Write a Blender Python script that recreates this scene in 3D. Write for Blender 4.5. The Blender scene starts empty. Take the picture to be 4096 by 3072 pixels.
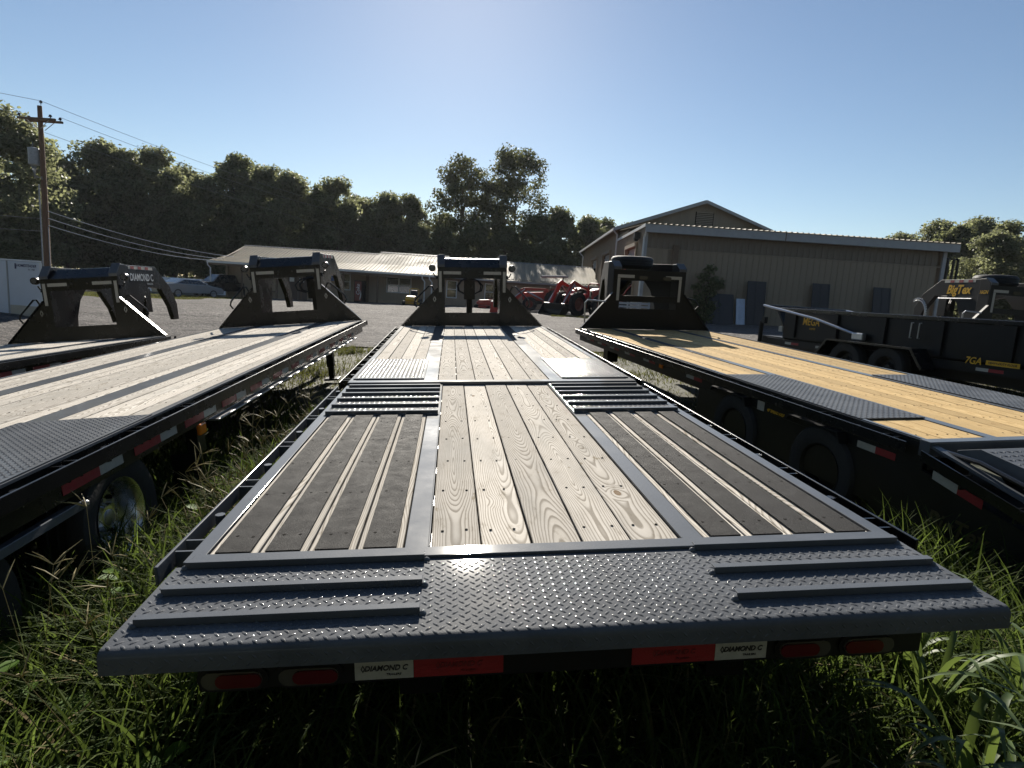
import bpy, bmesh, math, random
import numpy as np
from mathutils import Matrix, Vector

rnd = random.Random(7)
nrg = np.random.default_rng(11)
sc = bpy.context.scene
COL = sc.collection
R = math.radians

# ------------------------------------------------------------------ camera
cam_d = bpy.data.cameras.new('camera')
cam = bpy.data.objects.new('camera', cam_d)
COL.objects.link(cam)
cam_d.sensor_width = 36.0
cam_d.lens = 20.934
cam_d.clip_start = 0.05
cam_d.clip_end = 4000
CAM = Vector((0, 0, 1.80))
RX = Vector((0.9978228, 0.0098558, 0.0652115))     # right
UX = Vector((-0.0659521, 0.1491128, 0.9866183))    # up
FX = Vector((0.0, 0.9887711, -0.1494381))          # forward
cam.matrix_world = Matrix(((RX.x, UX.x, -FX.x, CAM.x), (RX.y, UX.y, -FX.y, CAM.y), (RX.z, UX.z, -FX.z, CAM.z), (0, 0, 0, 1)))
sc.camera = cam
sc.render.resolution_x, sc.render.resolution_y = 1024, 768

# ------------------------------------------------------------------ sky, sun, exposure
SUN = Vector((-0.101, 0.877, 0.470)).normalized()
world = bpy.data.worlds.new('World')
sc.world = world
world.use_nodes = True
wn = world.node_tree
sky = wn.nodes.new('ShaderNodeTexSky')
sky.sky_type = 'NISHITA'
sky.sun_disc = False
sky.sun_elevation = math.asin(SUN.z)
sky.sun_rotation = math.atan2(SUN.x, SUN.y)
sky.air_density = 1.0
sky.dust_density = 0.13
sky.ozone_density = 1.8
bg = wn.nodes['Background']
bg.inputs['Strength'].default_value = 0.05
wn.links.new(sky.outputs[0], bg.inputs['Color'])
sun_d = bpy.data.lights.new('sun', 'SUN')
sun_d.energy = 5.0
sun_d.angle = R(0.5)
sun_d.color = (1.0, 0.93, 0.82)
sun = bpy.data.objects.new('sun', sun_d)
COL.objects.link(sun)
sun.rotation_euler = (-SUN).to_track_quat('-Z', 'Y').to_euler()
sun.location = (0, 0, 60)
sc.view_settings.view_transform = 'Standard'
sc.view_settings.look = 'None'
sc.view_settings.gamma = 1.0
sc.view_settings.use_curve_mapping = False
sc.view_settings.exposure = 1.0
sc.render.engine = 'CYCLES'
sc.cycles.max_bounces = 8
sc.cycles.transparent_max_bounces = 8
sc.cycles.sample_clamp_indirect = 6.0

# ------------------------------------------------------------------ materials
MAT = {}
def nodes_of(m):
    m.use_nodes = True
    nt = m.node_tree
    return nt, nt.nodes['Principled BSDF']
def N(nt, typ, **kw):
    n = nt.nodes.new(typ)
    for k, v in kw.items():
        if k in n.inputs: n.inputs[k].default_value = v
        else: setattr(n, k, v)
    return n
def mix_rgb(nt, fac, a, b, typ='MIX'):
    n = nt.nodes.new('ShaderNodeMix'); n.data_type = 'RGBA'; n.blend_type = typ
    for idx, v in ((0, fac), (6, a), (7, b)):
        if hasattr(v, 'is_linked') or hasattr(v, 'links'): nt.links.new(v, n.inputs[idx])
        elif idx == 0: n.inputs[0].default_value = v
        else: n.inputs[idx].default_value = (*v, 1)
    return n.outputs[2]
def ramp(nt, fac, stops):
    n = nt.nodes.new('ShaderNodeValToRGB')
    el = n.color_ramp.elements
    while len(el) < len(stops): el.new(0.5)
    for e, (p, c) in zip(el, stops):
        e.position = p
        e.color = (*c, 1) if len(c) == 3 else c
    nt.links.new(fac, n.inputs[0])
    return n.outputs[0]
def mth(nt, op, a, b=None, c=None):
    n = nt.nodes.new('ShaderNodeMath'); n.operation = op
    for i, v in enumerate((a, b, c)):
        if v is None: continue
        if isinstance(v, (int, float)): n.inputs[i].default_value = v
        else: nt.links.new(v, n.inputs[i])
    return n.outputs[0]
def surf(name, col, rough=0.5, metal=0.0, var=0.25, scale=6.0, bump=0.0, bscale=60.0, col2=None, spec=0.5, stretch=None, coat=0.0):
    """painted / plain surface with mottled tone, uneven gloss and a little relief"""
    m = bpy.data.materials.new(name); MAT[name] = m
    nt, b = nodes_of(m)
    tc = N(nt, 'ShaderNodeTexCoord')
    src = tc.outputs['Object']
    if stretch:
        mp = N(nt, 'ShaderNodeMapping'); mp.inputs['Scale'].default_value = stretch
        nt.links.new(src, mp.inputs[0]); src = mp.outputs[0]
    nz = N(nt, 'ShaderNodeTexNoise', Scale=scale, Detail=6.0, Roughness=0.65)
    nt.links.new(src, nz.inputs['Vector'])
    c2 = col2 or tuple(max(0, c * (1 - var)) for c in col)
    c1 = tuple(min(1, c * (1 + var * 0.5)) for c in col)
    nt.links.new(ramp(nt, nz.outputs[0], [(0.3, c2), (0.7, c1)]), b.inputs['Base Color'])
    rr = nt.nodes.new('ShaderNodeMapRange')
    rr.inputs['From Min'].default_value = 0.3; rr.inputs['From Max'].default_value = 0.7
    rr.inputs['To Min'].default_value = max(0.03, rough * 0.85); rr.inputs['To Max'].default_value = min(1, rough * 1.18)
    nt.links.new(nz.outputs[0], rr.inputs[0])
    nt.links.new(rr.outputs[0], b.inputs['Roughness'])
    b.inputs['Metallic'].default_value = metal
    b.inputs['Specular IOR Level'].default_value = spec
    if coat: b.inputs['Coat Weight'].default_value = coat; b.inputs['Coat Roughness'].default_value = 0.07
    if bump:
        nb = N(nt, 'ShaderNodeTexNoise', Scale=bscale, Detail=4.0)
        nt.links.new(src, nb.inputs['Vector'])
        bp = N(nt, 'ShaderNodeBump', Strength=bump, Distance=0.01)
        nt.links.new(nb.outputs[0], bp.inputs['Height'])
        nt.links.new(bp.outputs[0], b.inputs['Normal'])
    return m
def wood(name, light, dark, grey, greyness, rough=0.62, freq=85.0, knotc=(0.16, 0.10, 0.05)):
    m = bpy.data.materials.new(name); MAT[name] = m
    nt, b = nodes_of(m); L = nt.links.new
    tc = N(nt, 'ShaderNodeTexCoord'); oi = N(nt, 'ShaderNodeObjectInfo')
    sep = N(nt, 'ShaderNodeSeparateXYZ'); L(tc.outputs['Object'], sep.inputs[0])
    rs = mth(nt, 'MULTIPLY', oi.outputs['Random'], 97.0)
    rs2 = mth(nt, 'FRACT', mth(nt, 'MULTIPLY', oi.outputs['Random'], 37.7))
    yy = mth(nt, 'ADD', sep.outputs['Y'], rs)
    cv = N(nt, 'ShaderNodeCombineXYZ'); L(mth(nt, 'MULTIPLY', yy, 0.55), cv.inputs[0]); L(rs, cv.inputs[1])
    n1 = N(nt, 'ShaderNodeTexNoise', Scale=1.0, Detail=2.0); L(cv.outputs[0], n1.inputs['Vector'])     # pith depth wanders along the board
    cv2 = N(nt, 'ShaderNodeCombineXYZ'); L(mth(nt, 'MULTIPLY', sep.outputs['X'], 9.0), cv2.inputs[0]); L(mth(nt, 'MULTIPLY', yy, 1.5), cv2.inputs[1]); L(rs, cv2.inputs[2])
    n2 = N(nt, 'ShaderNodeTexNoise', Scale=1.0, Detail=3.0); L(cv2.outputs[0], n2.inputs['Vector'])
    # knots bend the rings
    vk = N(nt, 'ShaderNodeTexVoronoi', Scale=1.0); vk.feature = 'F1'
    cvk = N(nt, 'ShaderNodeCombineXYZ'); L(mth(nt, 'MULTIPLY', sep.outputs['X'], 7.0), cvk.inputs[0]); L(mth(nt, 'MULTIPLY', yy, 3.2), cvk.inputs[1]); L(rs, cvk.inputs[2])
    L(cvk.outputs[0], vk.inputs['Vector'])
    sepk = N(nt, 'ShaderNodeSeparateColor'); L(vk.outputs['Color'], sepk.inputs[0])
    on = mth(nt, 'GREATER_THAN', sepk.outputs[0], 0.72)
    kd = vk.outputs['Distance']
    kbend = mth(nt, 'MULTIPLY', on, mth(nt, 'MAXIMUM', mth(nt, 'SUBTRACT', 0.34, kd), 0.0))
    xo = mth(nt, 'ADD', sep.outputs['X'], mth(nt, 'MULTIPLY', mth(nt, 'SUBTRACT', rs2, 0.5), 0.11))
    xo = mth(nt, 'ADD', xo, mth(nt, 'MULTIPLY', mth(nt, 'SUBTRACT', n2.outputs[0], 0.5), 0.045))
    dz = mth(nt, 'MULTIPLY', mth(nt, 'SUBTRACT', n1.outputs[0], 0.40), 0.40)
    rr = mth(nt, 'SQRT', mth(nt, 'ADD', mth(nt, 'MULTIPLY', xo, xo), mth(nt, 'MULTIPLY', dz, dz)))
    rr = mth(nt, 'ADD', rr, mth(nt, 'MULTIPLY', kbend, 0.09))
    ring = mth(nt, 'FRACT', mth(nt, 'MULTIPLY', rr, freq))
    fine = N(nt, 'ShaderNodeTexNoise', Scale=1.0, Detail=4.0)
    cv3 = N(nt, 'ShaderNodeCombineXYZ'); L(mth(nt, 'MULTIPLY', sep.outputs['X'], 420.0), cv3.inputs[0]); L(mth(nt, 'MULTIPLY', yy, 9.0), cv3.inputs[1])
    L(cv3.outputs[0], fine.inputs['Vector'])
    ringc = ramp(nt, ring, [(0.0, light), (0.5, tuple(l * 0.92 for l in light)), (0.76, dark), (0.9, dark), (1.0, light)])
    col = mix_rgb(nt, mth(nt, 'MULTIPLY', fine.outputs[0], 0.28), ringc, grey)
    blot = N(nt, 'ShaderNodeTexNoise', Scale=1.0, Detail=4.0)
    cv4 = N(nt, 'ShaderNodeCombineXYZ'); L(mth(nt, 'MULTIPLY', sep.outputs['X'], 7.0), cv4.inputs[0]); L(mth(nt, 'MULTIPLY', yy, 1.6), cv4.inputs[1]); L(rs, cv4.inputs[2])
    L(cv4.outputs[0], blot.inputs['Vector'])
    bl = mth(nt, 'MULTIPLY', mth(nt, 'MAXIMUM', mth(nt, 'SUBTRACT', blot.outputs[0], 0.48), 0.0), greyness)
    col = mix_rgb(nt, bl, col, grey)
    tint = mth(nt, 'ADD', 0.74, mth(nt, 'MULTIPLY', mth(nt, 'FRACT', mth(nt, 'MULTIPLY', oi.outputs['Random'], 13.3)), 0.36))
    hs = N(nt, 'ShaderNodeHueSaturation'); L(tint, hs.inputs['Value']); L(col, hs.inputs['Color'])
    kn = mth(nt, 'MULTIPLY', on, mth(nt, 'LESS_THAN', kd, mth(nt, 'MULTIPLY', sepk.outputs[1], 0.14)))
    col = mix_rgb(nt, mth(nt, 'MULTIPLY', kn, 0.85), hs.outputs[0], knotc)
    st = N(nt, 'ShaderNodeTexNoise', Scale=1.0, Detail=6.0, Roughness=0.7)
    cv5 = N(nt, 'ShaderNodeCombineXYZ'); L(mth(nt, 'MULTIPLY', sep.outputs['X'], 16.0), cv5.inputs[0]); L(mth(nt, 'MULTIPLY', yy, 6.0), cv5.inputs[1]); L(rs, cv5.inputs[2])
    L(cv5.outputs[0], st.inputs['Vector'])
    col = mix_rgb(nt, 1.0, col, ramp(nt, st.outputs[0], [(0.28, (0.55, 0.52, 0.47)), (0.42, (0.93, 0.92, 0.9)), (0.75, (1.05, 1.05, 1.05))]), 'MULTIPLY')
    if greyness > 1.5:      # weathered decks: tracked-in mud and dark water marks on some boards
        cv6 = N(nt, 'ShaderNodeCombineXYZ'); L(mth(nt, 'MULTIPLY', sep.outputs['X'], 11.0), cv6.inputs[0]); L(mth(nt, 'MULTIPLY', yy, 3.6), cv6.inputs[1]); L(mth(nt, 'ADD', rs, 31.0), cv6.inputs[2])
        md = N(nt, 'ShaderNodeTexNoise', Scale=1.0, Detail=7.0, Roughness=0.72); L(cv6.outputs[0], md.inputs['Vector'])
        gate = mth(nt, 'MULTIPLY', mth(nt, 'GREATER_THAN', rs2, 0.35), 0.8)
        col = mix_rgb(nt, mth(nt, 'MULTIPLY', ramp(nt, md.outputs[0], [(0.63, (0, 0, 0)), (0.68, (1, 1, 1))]), gate), col, (0.17, 0.135, 0.08))
    L(col, b.inputs['Base Color'])
    b.inputs['Roughness'].default_value = rough
    b.inputs['Specular IOR Level'].default_value = 0.08
    bp = N(nt, 'ShaderNodeBump', Strength=0.35, Distance=0.002)
    L(mth(nt, 'SUBTRACT', fine.outputs[0], mth(nt, 'MULTIPLY', ring, 0.5)), bp.inputs['Height'])
    L(bp.outputs[0], b.inputs['Normal'])
    return m
def foliage(name, c1, c2, trans, tw=0.45, rough=0.55, spec=0.3, dead=None):
    m = bpy.data.materials.new(name); MAT[name] = m
    nt, b = nodes_of(m); L = nt.links.new
    g = N(nt, 'ShaderNodeNewGeometry')
    L(ramp(nt, g.outputs['Random Per Island'], [(0.0, c1), (1.0, c2)] if not dead else [(0.0, c1), (1 - dead, c2), (1 - dead + .01, (0.22, 0.17, 0.085)), (1.0, (0.30, 0.25, 0.14))]), b.inputs['Base Color'])
    b.inputs['Roughness'].default_value = rough
    b.inputs['Specular IOR Level'].default_value = spec
    t = N(nt, 'ShaderNodeBsdfTranslucent')
    L(ramp(nt, g.outputs['Random Per Island'], [(0.0, tuple(x * 0.55 for x in trans)), (1.0, trans)]), t.inputs[0])
    mx = N(nt, 'ShaderNodeMixShader'); mx.inputs[0].default_value = tw
    L(b.outputs[0], mx.inputs[1]); L(t.outputs[0], mx.inputs[2])
    L(mx.outputs[0], nt.nodes['Material Output'].inputs[0])
    return m
def glass(name, col=(0.02, 0.025, 0.03), rough=0.05):
    return surf(name, col, rough, var=0.1, spec=0.8)

surf('grey_paint', (0.098, 0.106, 0.118), 0.6, 0.0, 0.22, 3.0, 0.05, 120, spec=0.04, coat=0.5)
surf('plate_paint', (0.102, 0.109, 0.120), 0.6, 0.0, 0.28, 4.0, 0.10, 220, spec=0.04, coat=0.2)
surf('black_paint', (0.007, 0.007, 0.0075), 0.26, 0.0, 0.2, 3.0, 0.04, 90, spec=0.5)
surf('black_satin', (0.008, 0.008, 0.0085), 0.42, 0.0, 0.2, 3.0, 0.05, 90, spec=0.3)
wood('weathered_wood', (0.69, 0.645, 0.58), (0.31, 0.275, 0.23), (0.39, 0.375, 0.345), 2.4, rough=.9, freq=128)
wood('yellow_wood', (0.62, 0.45, 0.225), (0.44, 0.285, 0.12), (0.48, 0.35, 0.18), 0.9, rough=.8, knotc=(0.17, 0.085, 0.03))
surf('rubber_strip', (0.030, 0.029, 0.029), 0.7, 0.0, 0.4, 14.0, 0.9, 420, spec=0.12)
surf('tyre_rubber', (0.018, 0.018, 0.019), 0.75, 0.0, 0.3, 9.0, 0.3, 40)
surf('tape_white', (0.40, 0.385, 0.34), 0.55, 0.0, 0.15, 40.0, 0.25, 300)
surf('tape_red', (0.27, 0.010, 0.013), 0.55, 0.0, 0.12, 30.0, 0.2, 300)
surf('lens_red', (0.09, 0.006, 0.008), 0.15, 0.0, 0.1, 8.0, spec=0.7)
surf('lens_clear', (0.07, 0.062, 0.05), 0.12, 0.0, 0.1, 8.0, spec=0.8)
surf('lens_amber', (0.75, 0.20, 0.01), 0.2, 0.0, 0.1, 8.0)
surf('chrome', (0.88, 0.88, 0.88), 0.26, 1.0, 0.05, 3.0)
surf('galvanised', (0.45, 0.46, 0.48), 0.35, 0.9, 0.15, 20.0)
surf('dark_print', (0.018, 0.018, 0.02), 0.5)
surf('faded_print', (0.16, 0.012, 0.014), 0.5)
surf('yellow_print', (0.75, 0.42, 0.02), 0.4)
surf('dim_print', (0.06, 0.045, 0.015), 0.5)
surf('white_print', (0.72, 0.72, 0.70), 0.4)
surf('navy_print', (0.03, 0.03, 0.11), 0.4)
surf('white_paint', (0.70, 0.72, 0.75), 0.25, 0.0, 0.06, 2.0, coat=0.3)
surf('cargo_white', (0.62, 0.66, 0.74), 0.35, 0.0, 0.08, 1.0)
surf('stone_guard', (0.40, 0.37, 0.33), 0.42, 0.3, 0.1, 8.0)
surf('silver_car', (0.40, 0.41, 0.42), 0.22, 0.35, 0.05, 2.0, coat=0.6)
glass('dark_glass')
surf('window_glass', (0.02, 0.022, 0.026), 0.06, var=0.2, spec=0.8)
surf('tractor_red', (0.36, 0.022, 0.014), 0.35, 0.0, 0.3, 5.0, coat=0.2)
surf('rim_red', (0.20, 0.05, 0.035), 0.5)
surf('mower_yellow', (0.62, 0.36, 0.04), 0.4)
surf('orange_red', (0.42, 0.035, 0.02), 0.5)
surf('store_wall', (0.30, 0.235, 0.165), 0.75, 0.0, 0.18, 2.0, stretch=(6, 6, 0.5))
surf('shop_wall', (0.255, 0.198, 0.135), 0.6, 0.0, 0.14, 1.2, stretch=(3, 3, 0.5))
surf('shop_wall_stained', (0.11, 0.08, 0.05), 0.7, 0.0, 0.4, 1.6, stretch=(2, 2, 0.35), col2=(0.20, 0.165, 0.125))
surf('white_trim', (0.62, 0.62, 0.60), 0.45, 0.0, 0.12, 3.0)
surf('grey_trim', (0.34, 0.34, 0.34), 0.5, 0.0, 0.12, 3.0)
surf('roof_metal', (0.25, 0.212, 0.145), 0.66, 0.0, 0.3, 0.7, spec=0.12)
surf('roof_cap', (0.10, 0.09, 0.075), 0.5)
surf('post_wood', (0.14, 0.095, 0.06), 0.8, 0.0, 0.3, 6.0)
surf('door_brown', (0.09, 0.065, 0.05), 0.6)
surf('interior_dark', (0.012, 0.011, 0.01), 0.9, spec=0.05)
surf('pole_wood', (0.15, 0.085, 0.05), 0.85, 0.0, 0.45, 3.0, 0.4, 20, stretch=(8, 8, 0.6))
surf('pole_grey', (0.30, 0.32, 0.34), 0.45)
surf('wire_grey', (0.22, 0.21, 0.19), 0.4, 0.3)
surf('concrete', (0.34, 0.32, 0.28), 0.85, 0.0, 0.2, 3.0, 0.3, 40)
surf('blue_sign', (0.03, 0.12, 0.42), 0.4)
surf('panel_dark', (0.022, 0.022, 0.026), 0.5)
surf('panel_white', (0.50, 0.56, 0.66), 0.5, 0.0, 0.2, 3.0)
surf('bark', (0.10, 0.075, 0.05), 0.9, 0.0, 0.4, 6.0, 0.6, 14, stretch=(3, 3, 0.6))
foliage('leaf_dark', (0.052, 0.060, 0.030), (0.12, 0.126, 0.066), (0.33, 0.35, 0.17), 0.54)
foliage('leaf_mid', (0.05, 0.06, 0.027), (0.12, 0.125, 0.058), (0.26, 0.28, 0.12), 0.47)
foliage('leaf_open', (0.042, 0.048, 0.023), (0.10, 0.104, 0.05), (0.17, 0.18, 0.07), 0.42)
foliage('grass_blade', (0.025, 0.045, 0.013), (0.08, 0.105, 0.03), (0.14, 0.20, 0.04), 0.44, 0.7, 0.06, dead=0.06)
foliage('grass_short', (0.035, 0.045, 0.014), (0.10, 0.095, 0.035), (0.16, 0.17, 0.04), 0.4, 0.7, 0.1, dead=0.15)
foliage('seed_stalk', (0.22, 0.19, 0.09), (0.42, 0.36, 0.19), (0.30, 0.27, 0.10), 0.3, 0.6, 0.3)
foliage('weed_leaf', (0.05, 0.12, 0.015), (0.11, 0.20, 0.03), (0.36, 0.52, 0.03), 0.5, 0.6, 0.2)
foliage('cane_leaf', (0.05, 0.085, 0.035), (0.10, 0.14, 0.05), (0.17, 0.235, 0.05), 0.35, 0.5, 0.3)

def gravel_mat():
    m = bpy.data.materials.new('gravel'); MAT['gravel'] = m
    nt, b = nodes_of(m); L = nt.links.new
    tc = N(nt, 'ShaderNodeTexCoord')
    v = N(nt, 'ShaderNodeTexVoronoi', Scale=22.0); L(tc.outputs['Object'], v.inputs['Vector'])
    v2 = N(nt, 'ShaderNodeTexVoronoi', Scale=7.0); L(tc.outputs['Object'], v2.inputs['Vector'])
    nz = N(nt, 'ShaderNodeTexNoise', Scale=0.5, Detail=6.0, Roughness=0.7); L(tc.outputs['Object'], nz.inputs['Vector'])
    s = N(nt, 'ShaderNodeSeparateColor'); L(v.outputs['Color'], s.inputs[0])
    c = ramp(nt, s.outputs[0], [(0.0, (0.055, 0.053, 0.054)), (0.5, (0.108, 0.102, 0.10)), (1.0, (0.21, 0.196, 0.187))])
    mp = N(nt, 'ShaderNodeMapping'); mp.inputs['Scale'].default_value = (0.22, 1.5, 1); L(tc.outputs['Object'], mp.inputs[0])
    ns = N(nt, 'ShaderNodeTexNoise', Scale=1.6, Detail=8.0, Roughness=0.75); L(mp.outputs[0], ns.inputs['Vector'])
    c = mix_rgb(nt, 1.0, c, ramp(nt, ns.outputs[0], [(0.32, (0.45, 0.44, 0.44)), (0.66, (1.35, 1.32, 1.28))]), 'MULTIPLY')
    c = mix_rgb(nt, ramp(nt, nz.outputs[0], [(0.4, (0, 0, 0)), (0.7, (0.6, 0.6, 0.6))]), c, (0.06, 0.052, 0.045))
    L(c, b.inputs['Base Color'])
    b.inputs['Roughness'].default_value = 0.9
    b.inputs['Specular IOR Level'].default_value = 0.2
    h = mth(nt, 'ADD', mth(nt, 'ADD', mth(nt, 'MULTIPLY', v.outputs['Distance'], -0.5), mth(nt, 'MULTIPLY', v2.outputs['Distance'], -0.7)), mth(nt, 'MULTIPLY', ns.outputs[0], 2.2))
    bp = N(nt, 'ShaderNodeBump', Strength=1.0, Distance=0.06); L(h, bp.inputs['Height']); L(bp.outputs[0], b.inputs['Normal'])
gravel_mat()
surf('soil', (0.055, 0.048, 0.028), 0.95, 0.0, 0.4, 1.5, 0.8, 12, col2=(0.03, 0.036, 0.014))

# ------------------------------------------------------------------ mesh helpers
class MB:
    def __init__(s): s.v = []; s.f = []; s.mi = []
    def add(s, vs, fs, mi=0):
        o = len(s.v); s.v += [tuple(v) for v in vs]; s.f += [tuple(i + o for i in f) for f in fs]; s.mi += [mi] * len(fs); return s
    def box(s, x0, x1, y0, y1, z0, z1, mi=0):
        return s.add([(x0, y0, z0), (x1, y0, z0), (x1, y1, z0), (x0, y1, z0), (x0, y0, z1), (x1, y0, z1), (x1, y1, z1), (x0, y1, z1)],
                     [(0, 3, 2, 1), (4, 5, 6, 7), (0, 1, 5, 4), (1, 2, 6, 5), (2, 3, 7, 6), (3, 0, 4, 7)], mi)
    def prism(s, poly, axis, a, b, mi=0):
        """polygon in the two other axes (order x,y,z), extruded along axis from a to b"""
        def P(u, w, t):
            return {'x': (t, u, w), 'y': (u, t, w), 'z': (u, w, t)}[axis]
        n = len(poly)
        ar = sum(poly[i][0] * poly[(i + 1) % n][1] - poly[(i + 1) % n][0] * poly[i][1] for i in range(n))
        pl = list(poly) if ar > 0 else list(poly)[::-1]
        vs = [P(u, w, a) for u, w in pl] + [P(u, w, b) for u, w in pl]
        side = [(i, (i + 1) % n, n + (i + 1) % n, n + i) for i in range(n)]
        fs = [tuple(range(n))[::-1], tuple(range(n, 2 * n))] + side
        if (axis == 'y') == (b > a): fs = [f[::-1] for f in fs]
        return s.add(vs, fs, mi)
    def tube(s, pts, r, n=6, mi=0, caps=True):
        pts = [Vector(p) for p in pts]; rs = r if isinstance(r, (list, tuple)) else [r] * len(pts)
        vs = []; up = None
        for i, p in enumerate(pts):
            t = (pts[min(i + 1, len(pts) - 1)] - pts[max(i - 1, 0)])
            t = t.normalized() if t.length > 1e-9 else Vector((0, 0, 1))
            if up is None: up = t.orthogonal().normalized()
            up = (up - t * up.dot(t)); up = up.normalized() if up.length > 1e-6 else t.orthogonal().normalized()
            w = t.cross(up)
            for k in range(n):
                a = 2 * math.pi * k / n
                vs.append(p + (up * math.cos(a) + w * math.sin(a)) * rs[i])
        fs = [(i * n + k, i * n + (k + 1) % n, (i + 1) * n + (k + 1) % n, (i + 1) * n + k) for i in range(len(pts) - 1) for k in range(n)]
        if caps: fs += [tuple(range(n))[::-1], tuple(range((len(pts) - 1) * n, len(pts) * n))]
        return s.add(vs, fs, mi)
    def lathe(s, prof, c, axis='x', n=24, mi=0, closed=False, caps=True):
        """prof: list of (along, radius)"""
        vs = []
        for t, r in prof:
            for k in range(n):
                a = 2 * math.pi * k / n; u, w = r * math.cos(a), r * math.sin(a)
                vs.append({'x': (c[0] + t, c[1] + u, c[2] + w), 'y': (c[0] + w, c[1] + t, c[2] + u), 'z': (c[0] + u, c[1] + w, c[2] + t)}[axis])
        m = len(prof)
        fs = [(i * n + k, i * n + (k + 1) % n, ((i + 1) % m) * n + (k + 1) % n, ((i + 1) % m) * n + k) for i in range(m if closed else m - 1) for k in range(n)]
        fs = [f[::-1] for f in fs]
        if not closed and caps:
            fs += [tuple(range(n)), tuple(range((m - 1) * n, m * n))[::-1]]
        return s.add(vs, fs, mi)
    def mesh(s, name):
        me = bpy.data.meshes.new(name); me.from_pydata(s.v, [], s.f)
        if any(s.mi): me.polygons.foreach_set('material_index', s.mi)
        me.update(); return me
    def build(s, name, mats, parent=None, smooth=False, bevel=0, label=None, kind=None):
        me = s.mesh(name)
        for m in (mats if isinstance(mats, (list, tuple)) else [mats]): me.materials.append(MAT[m])
        if smooth:
            me.polygons.foreach_set('use_smooth', [True] * len(me.polygons)); 
            try: me.set_sharp_from_angle(angle=R(40))
            except Exception: pass
        o = link(name, me, parent)
        if bevel:
            b = o.modifiers.new('bevel', 'BEVEL'); b.width = bevel; b.segments = 2; b.limit_method = 'ANGLE'; b.angle_limit = R(35)
        if label: o['label'] = label
        if kind: o['kind'] = kind
        return o
def link(name, data, parent=None, loc=None, rot=None):
    o = bpy.data.objects.new(name, data); COL.objects.link(o)
    if parent: o.parent = parent
    if loc: o.location = loc
    if rot: o.rotation_euler = rot
    return o
def tag(o, label, cat, group=None):
    o['label'] = label; o['category'] = cat
    if group: o['group'] = group
    return o
def thing(name, label, cat, loc=(0, 0, 0), rz=0, group=None, mat=None):
    o = link(name, None); o.empty_display_size = 0.2
    if mat is not None: o.matrix_world = mat
    else: o.location = loc; o.rotation_euler = (0, 0, rz)
    return tag(o, label, cat, group)
def struct(o): o['kind'] = 'structure'; return o
def big_mesh(name, V, F4, mat, parent=None, smooth=False, kind=None):
    """V (n,3), F4 (m,3|4) numpy -> one mesh object"""
    me = bpy.data.meshes.new(name)
    k = F4.shape[1]
    me.vertices.add(len(V)); me.vertices.foreach_set('co', V.astype(np.float32).ravel())
    me.loops.add(F4.size); me.loops.foreach_set('vertex_index', F4.astype(np.int32).ravel())
    me.polygons.add(len(F4)); me.polygons.foreach_set('loop_start', np.arange(0, F4.size, k, dtype=np.int32))
    try: me.polygons.foreach_set('loop_total', np.full(len(F4), k, dtype=np.int32))
    except Exception: pass
    if smooth: me.polygons.foreach_set('use_smooth', np.ones(len(F4), dtype=bool))
    me.update(calc_edges=True); me.validate()
    me.materials.append(MAT[mat])
    o = link(name, me, parent)
    if kind: o['kind'] = kind
    return o
def lettering(name, txt, size, mat, parent, mtx, shear=0.0, bold=0.0, sx=1.0, depth=0.0008, align='CENTER', kind=None):
    cu = bpy.data.curves.new(name, 'FONT'); cu.body = txt; cu.size = size; cu.shear = shear; cu.offset = bold
    cu.align_x = align; cu.align_y = 'CENTER'; cu.extrude = depth; cu.resolution_u = 3
    tmp = bpy.data.objects.new(name, cu); COL.objects.link(tmp)
    dg = bpy.context.evaluated_depsgraph_get(); dg.update()
    me = bpy.data.meshes.new_from_object(tmp.evaluated_get(dg))
    bpy.data.objects.remove(tmp); bpy.data.curves.remove(cu)
    me.materials.clear(); me.materials.append(MAT[mat])
    o = link(name, me, parent)
    o.matrix_local = mtx @ Matrix.Diagonal((sx, 1, 1, 1))
    return o
def face_mtx(loc, right, up):
    r = Vector(right).normalized(); u = Vector(up).normalized(); n = r.cross(u)
    return Matrix(((r.x, u.x, n.x, loc[0]), (r.y, u.y, n.y, loc[1]), (r.z, u.z, n.z, loc[2]), (0, 0, 0, 1)))

# ------------------------------------------------------------------ frames
# the middle trailer's frame (right, forward, up) in the world; the lot falls to the left
TM = Matrix(((0.9922717, -0.1117301, -0.0539750), (0.1100416, 0.9933686, -0.0333117), (0.0573390, 0.0271148, 0.9979865))).to_4x4()
TC = Vector((-0.3625440, -2.3061630, 0.9024452))     # camera as seen from that frame (deck level = 0)
T = Matrix.Translation(CAM) @ TM @ Matrix.Translation(-TC)
TI = T.inverted()
DH = 0.86                                              # deck height above the ground
def local_pose(x, y, z, yaw, pit, rol):
    m = Matrix.Rotation(yaw, 4, 'Z') @ Matrix.Rotation(pit, 4, 'X') @ Matrix.Rotation(rol, 4, 'Y')
    return T @ Matrix.Translation((x, y, z)) @ m @ Matrix.Translation((0, 0, -DH))
POSE_C = T @ Matrix.Translation((0, 8.1, -DH))
POSE_L1 = local_pose(-3.1655, 8.5204, -0.0121, -0.0254, 0.0018, -0.0619)
POSE_R1 = local_pose(3.0463, 7.9129, -0.0403, 0.131, 0.0214, 0.0294)
POSE_L2 = local_pose(-6.2749, 8.0501, -0.2375, -0.0135, -0.0287, -0.0584)

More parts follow.
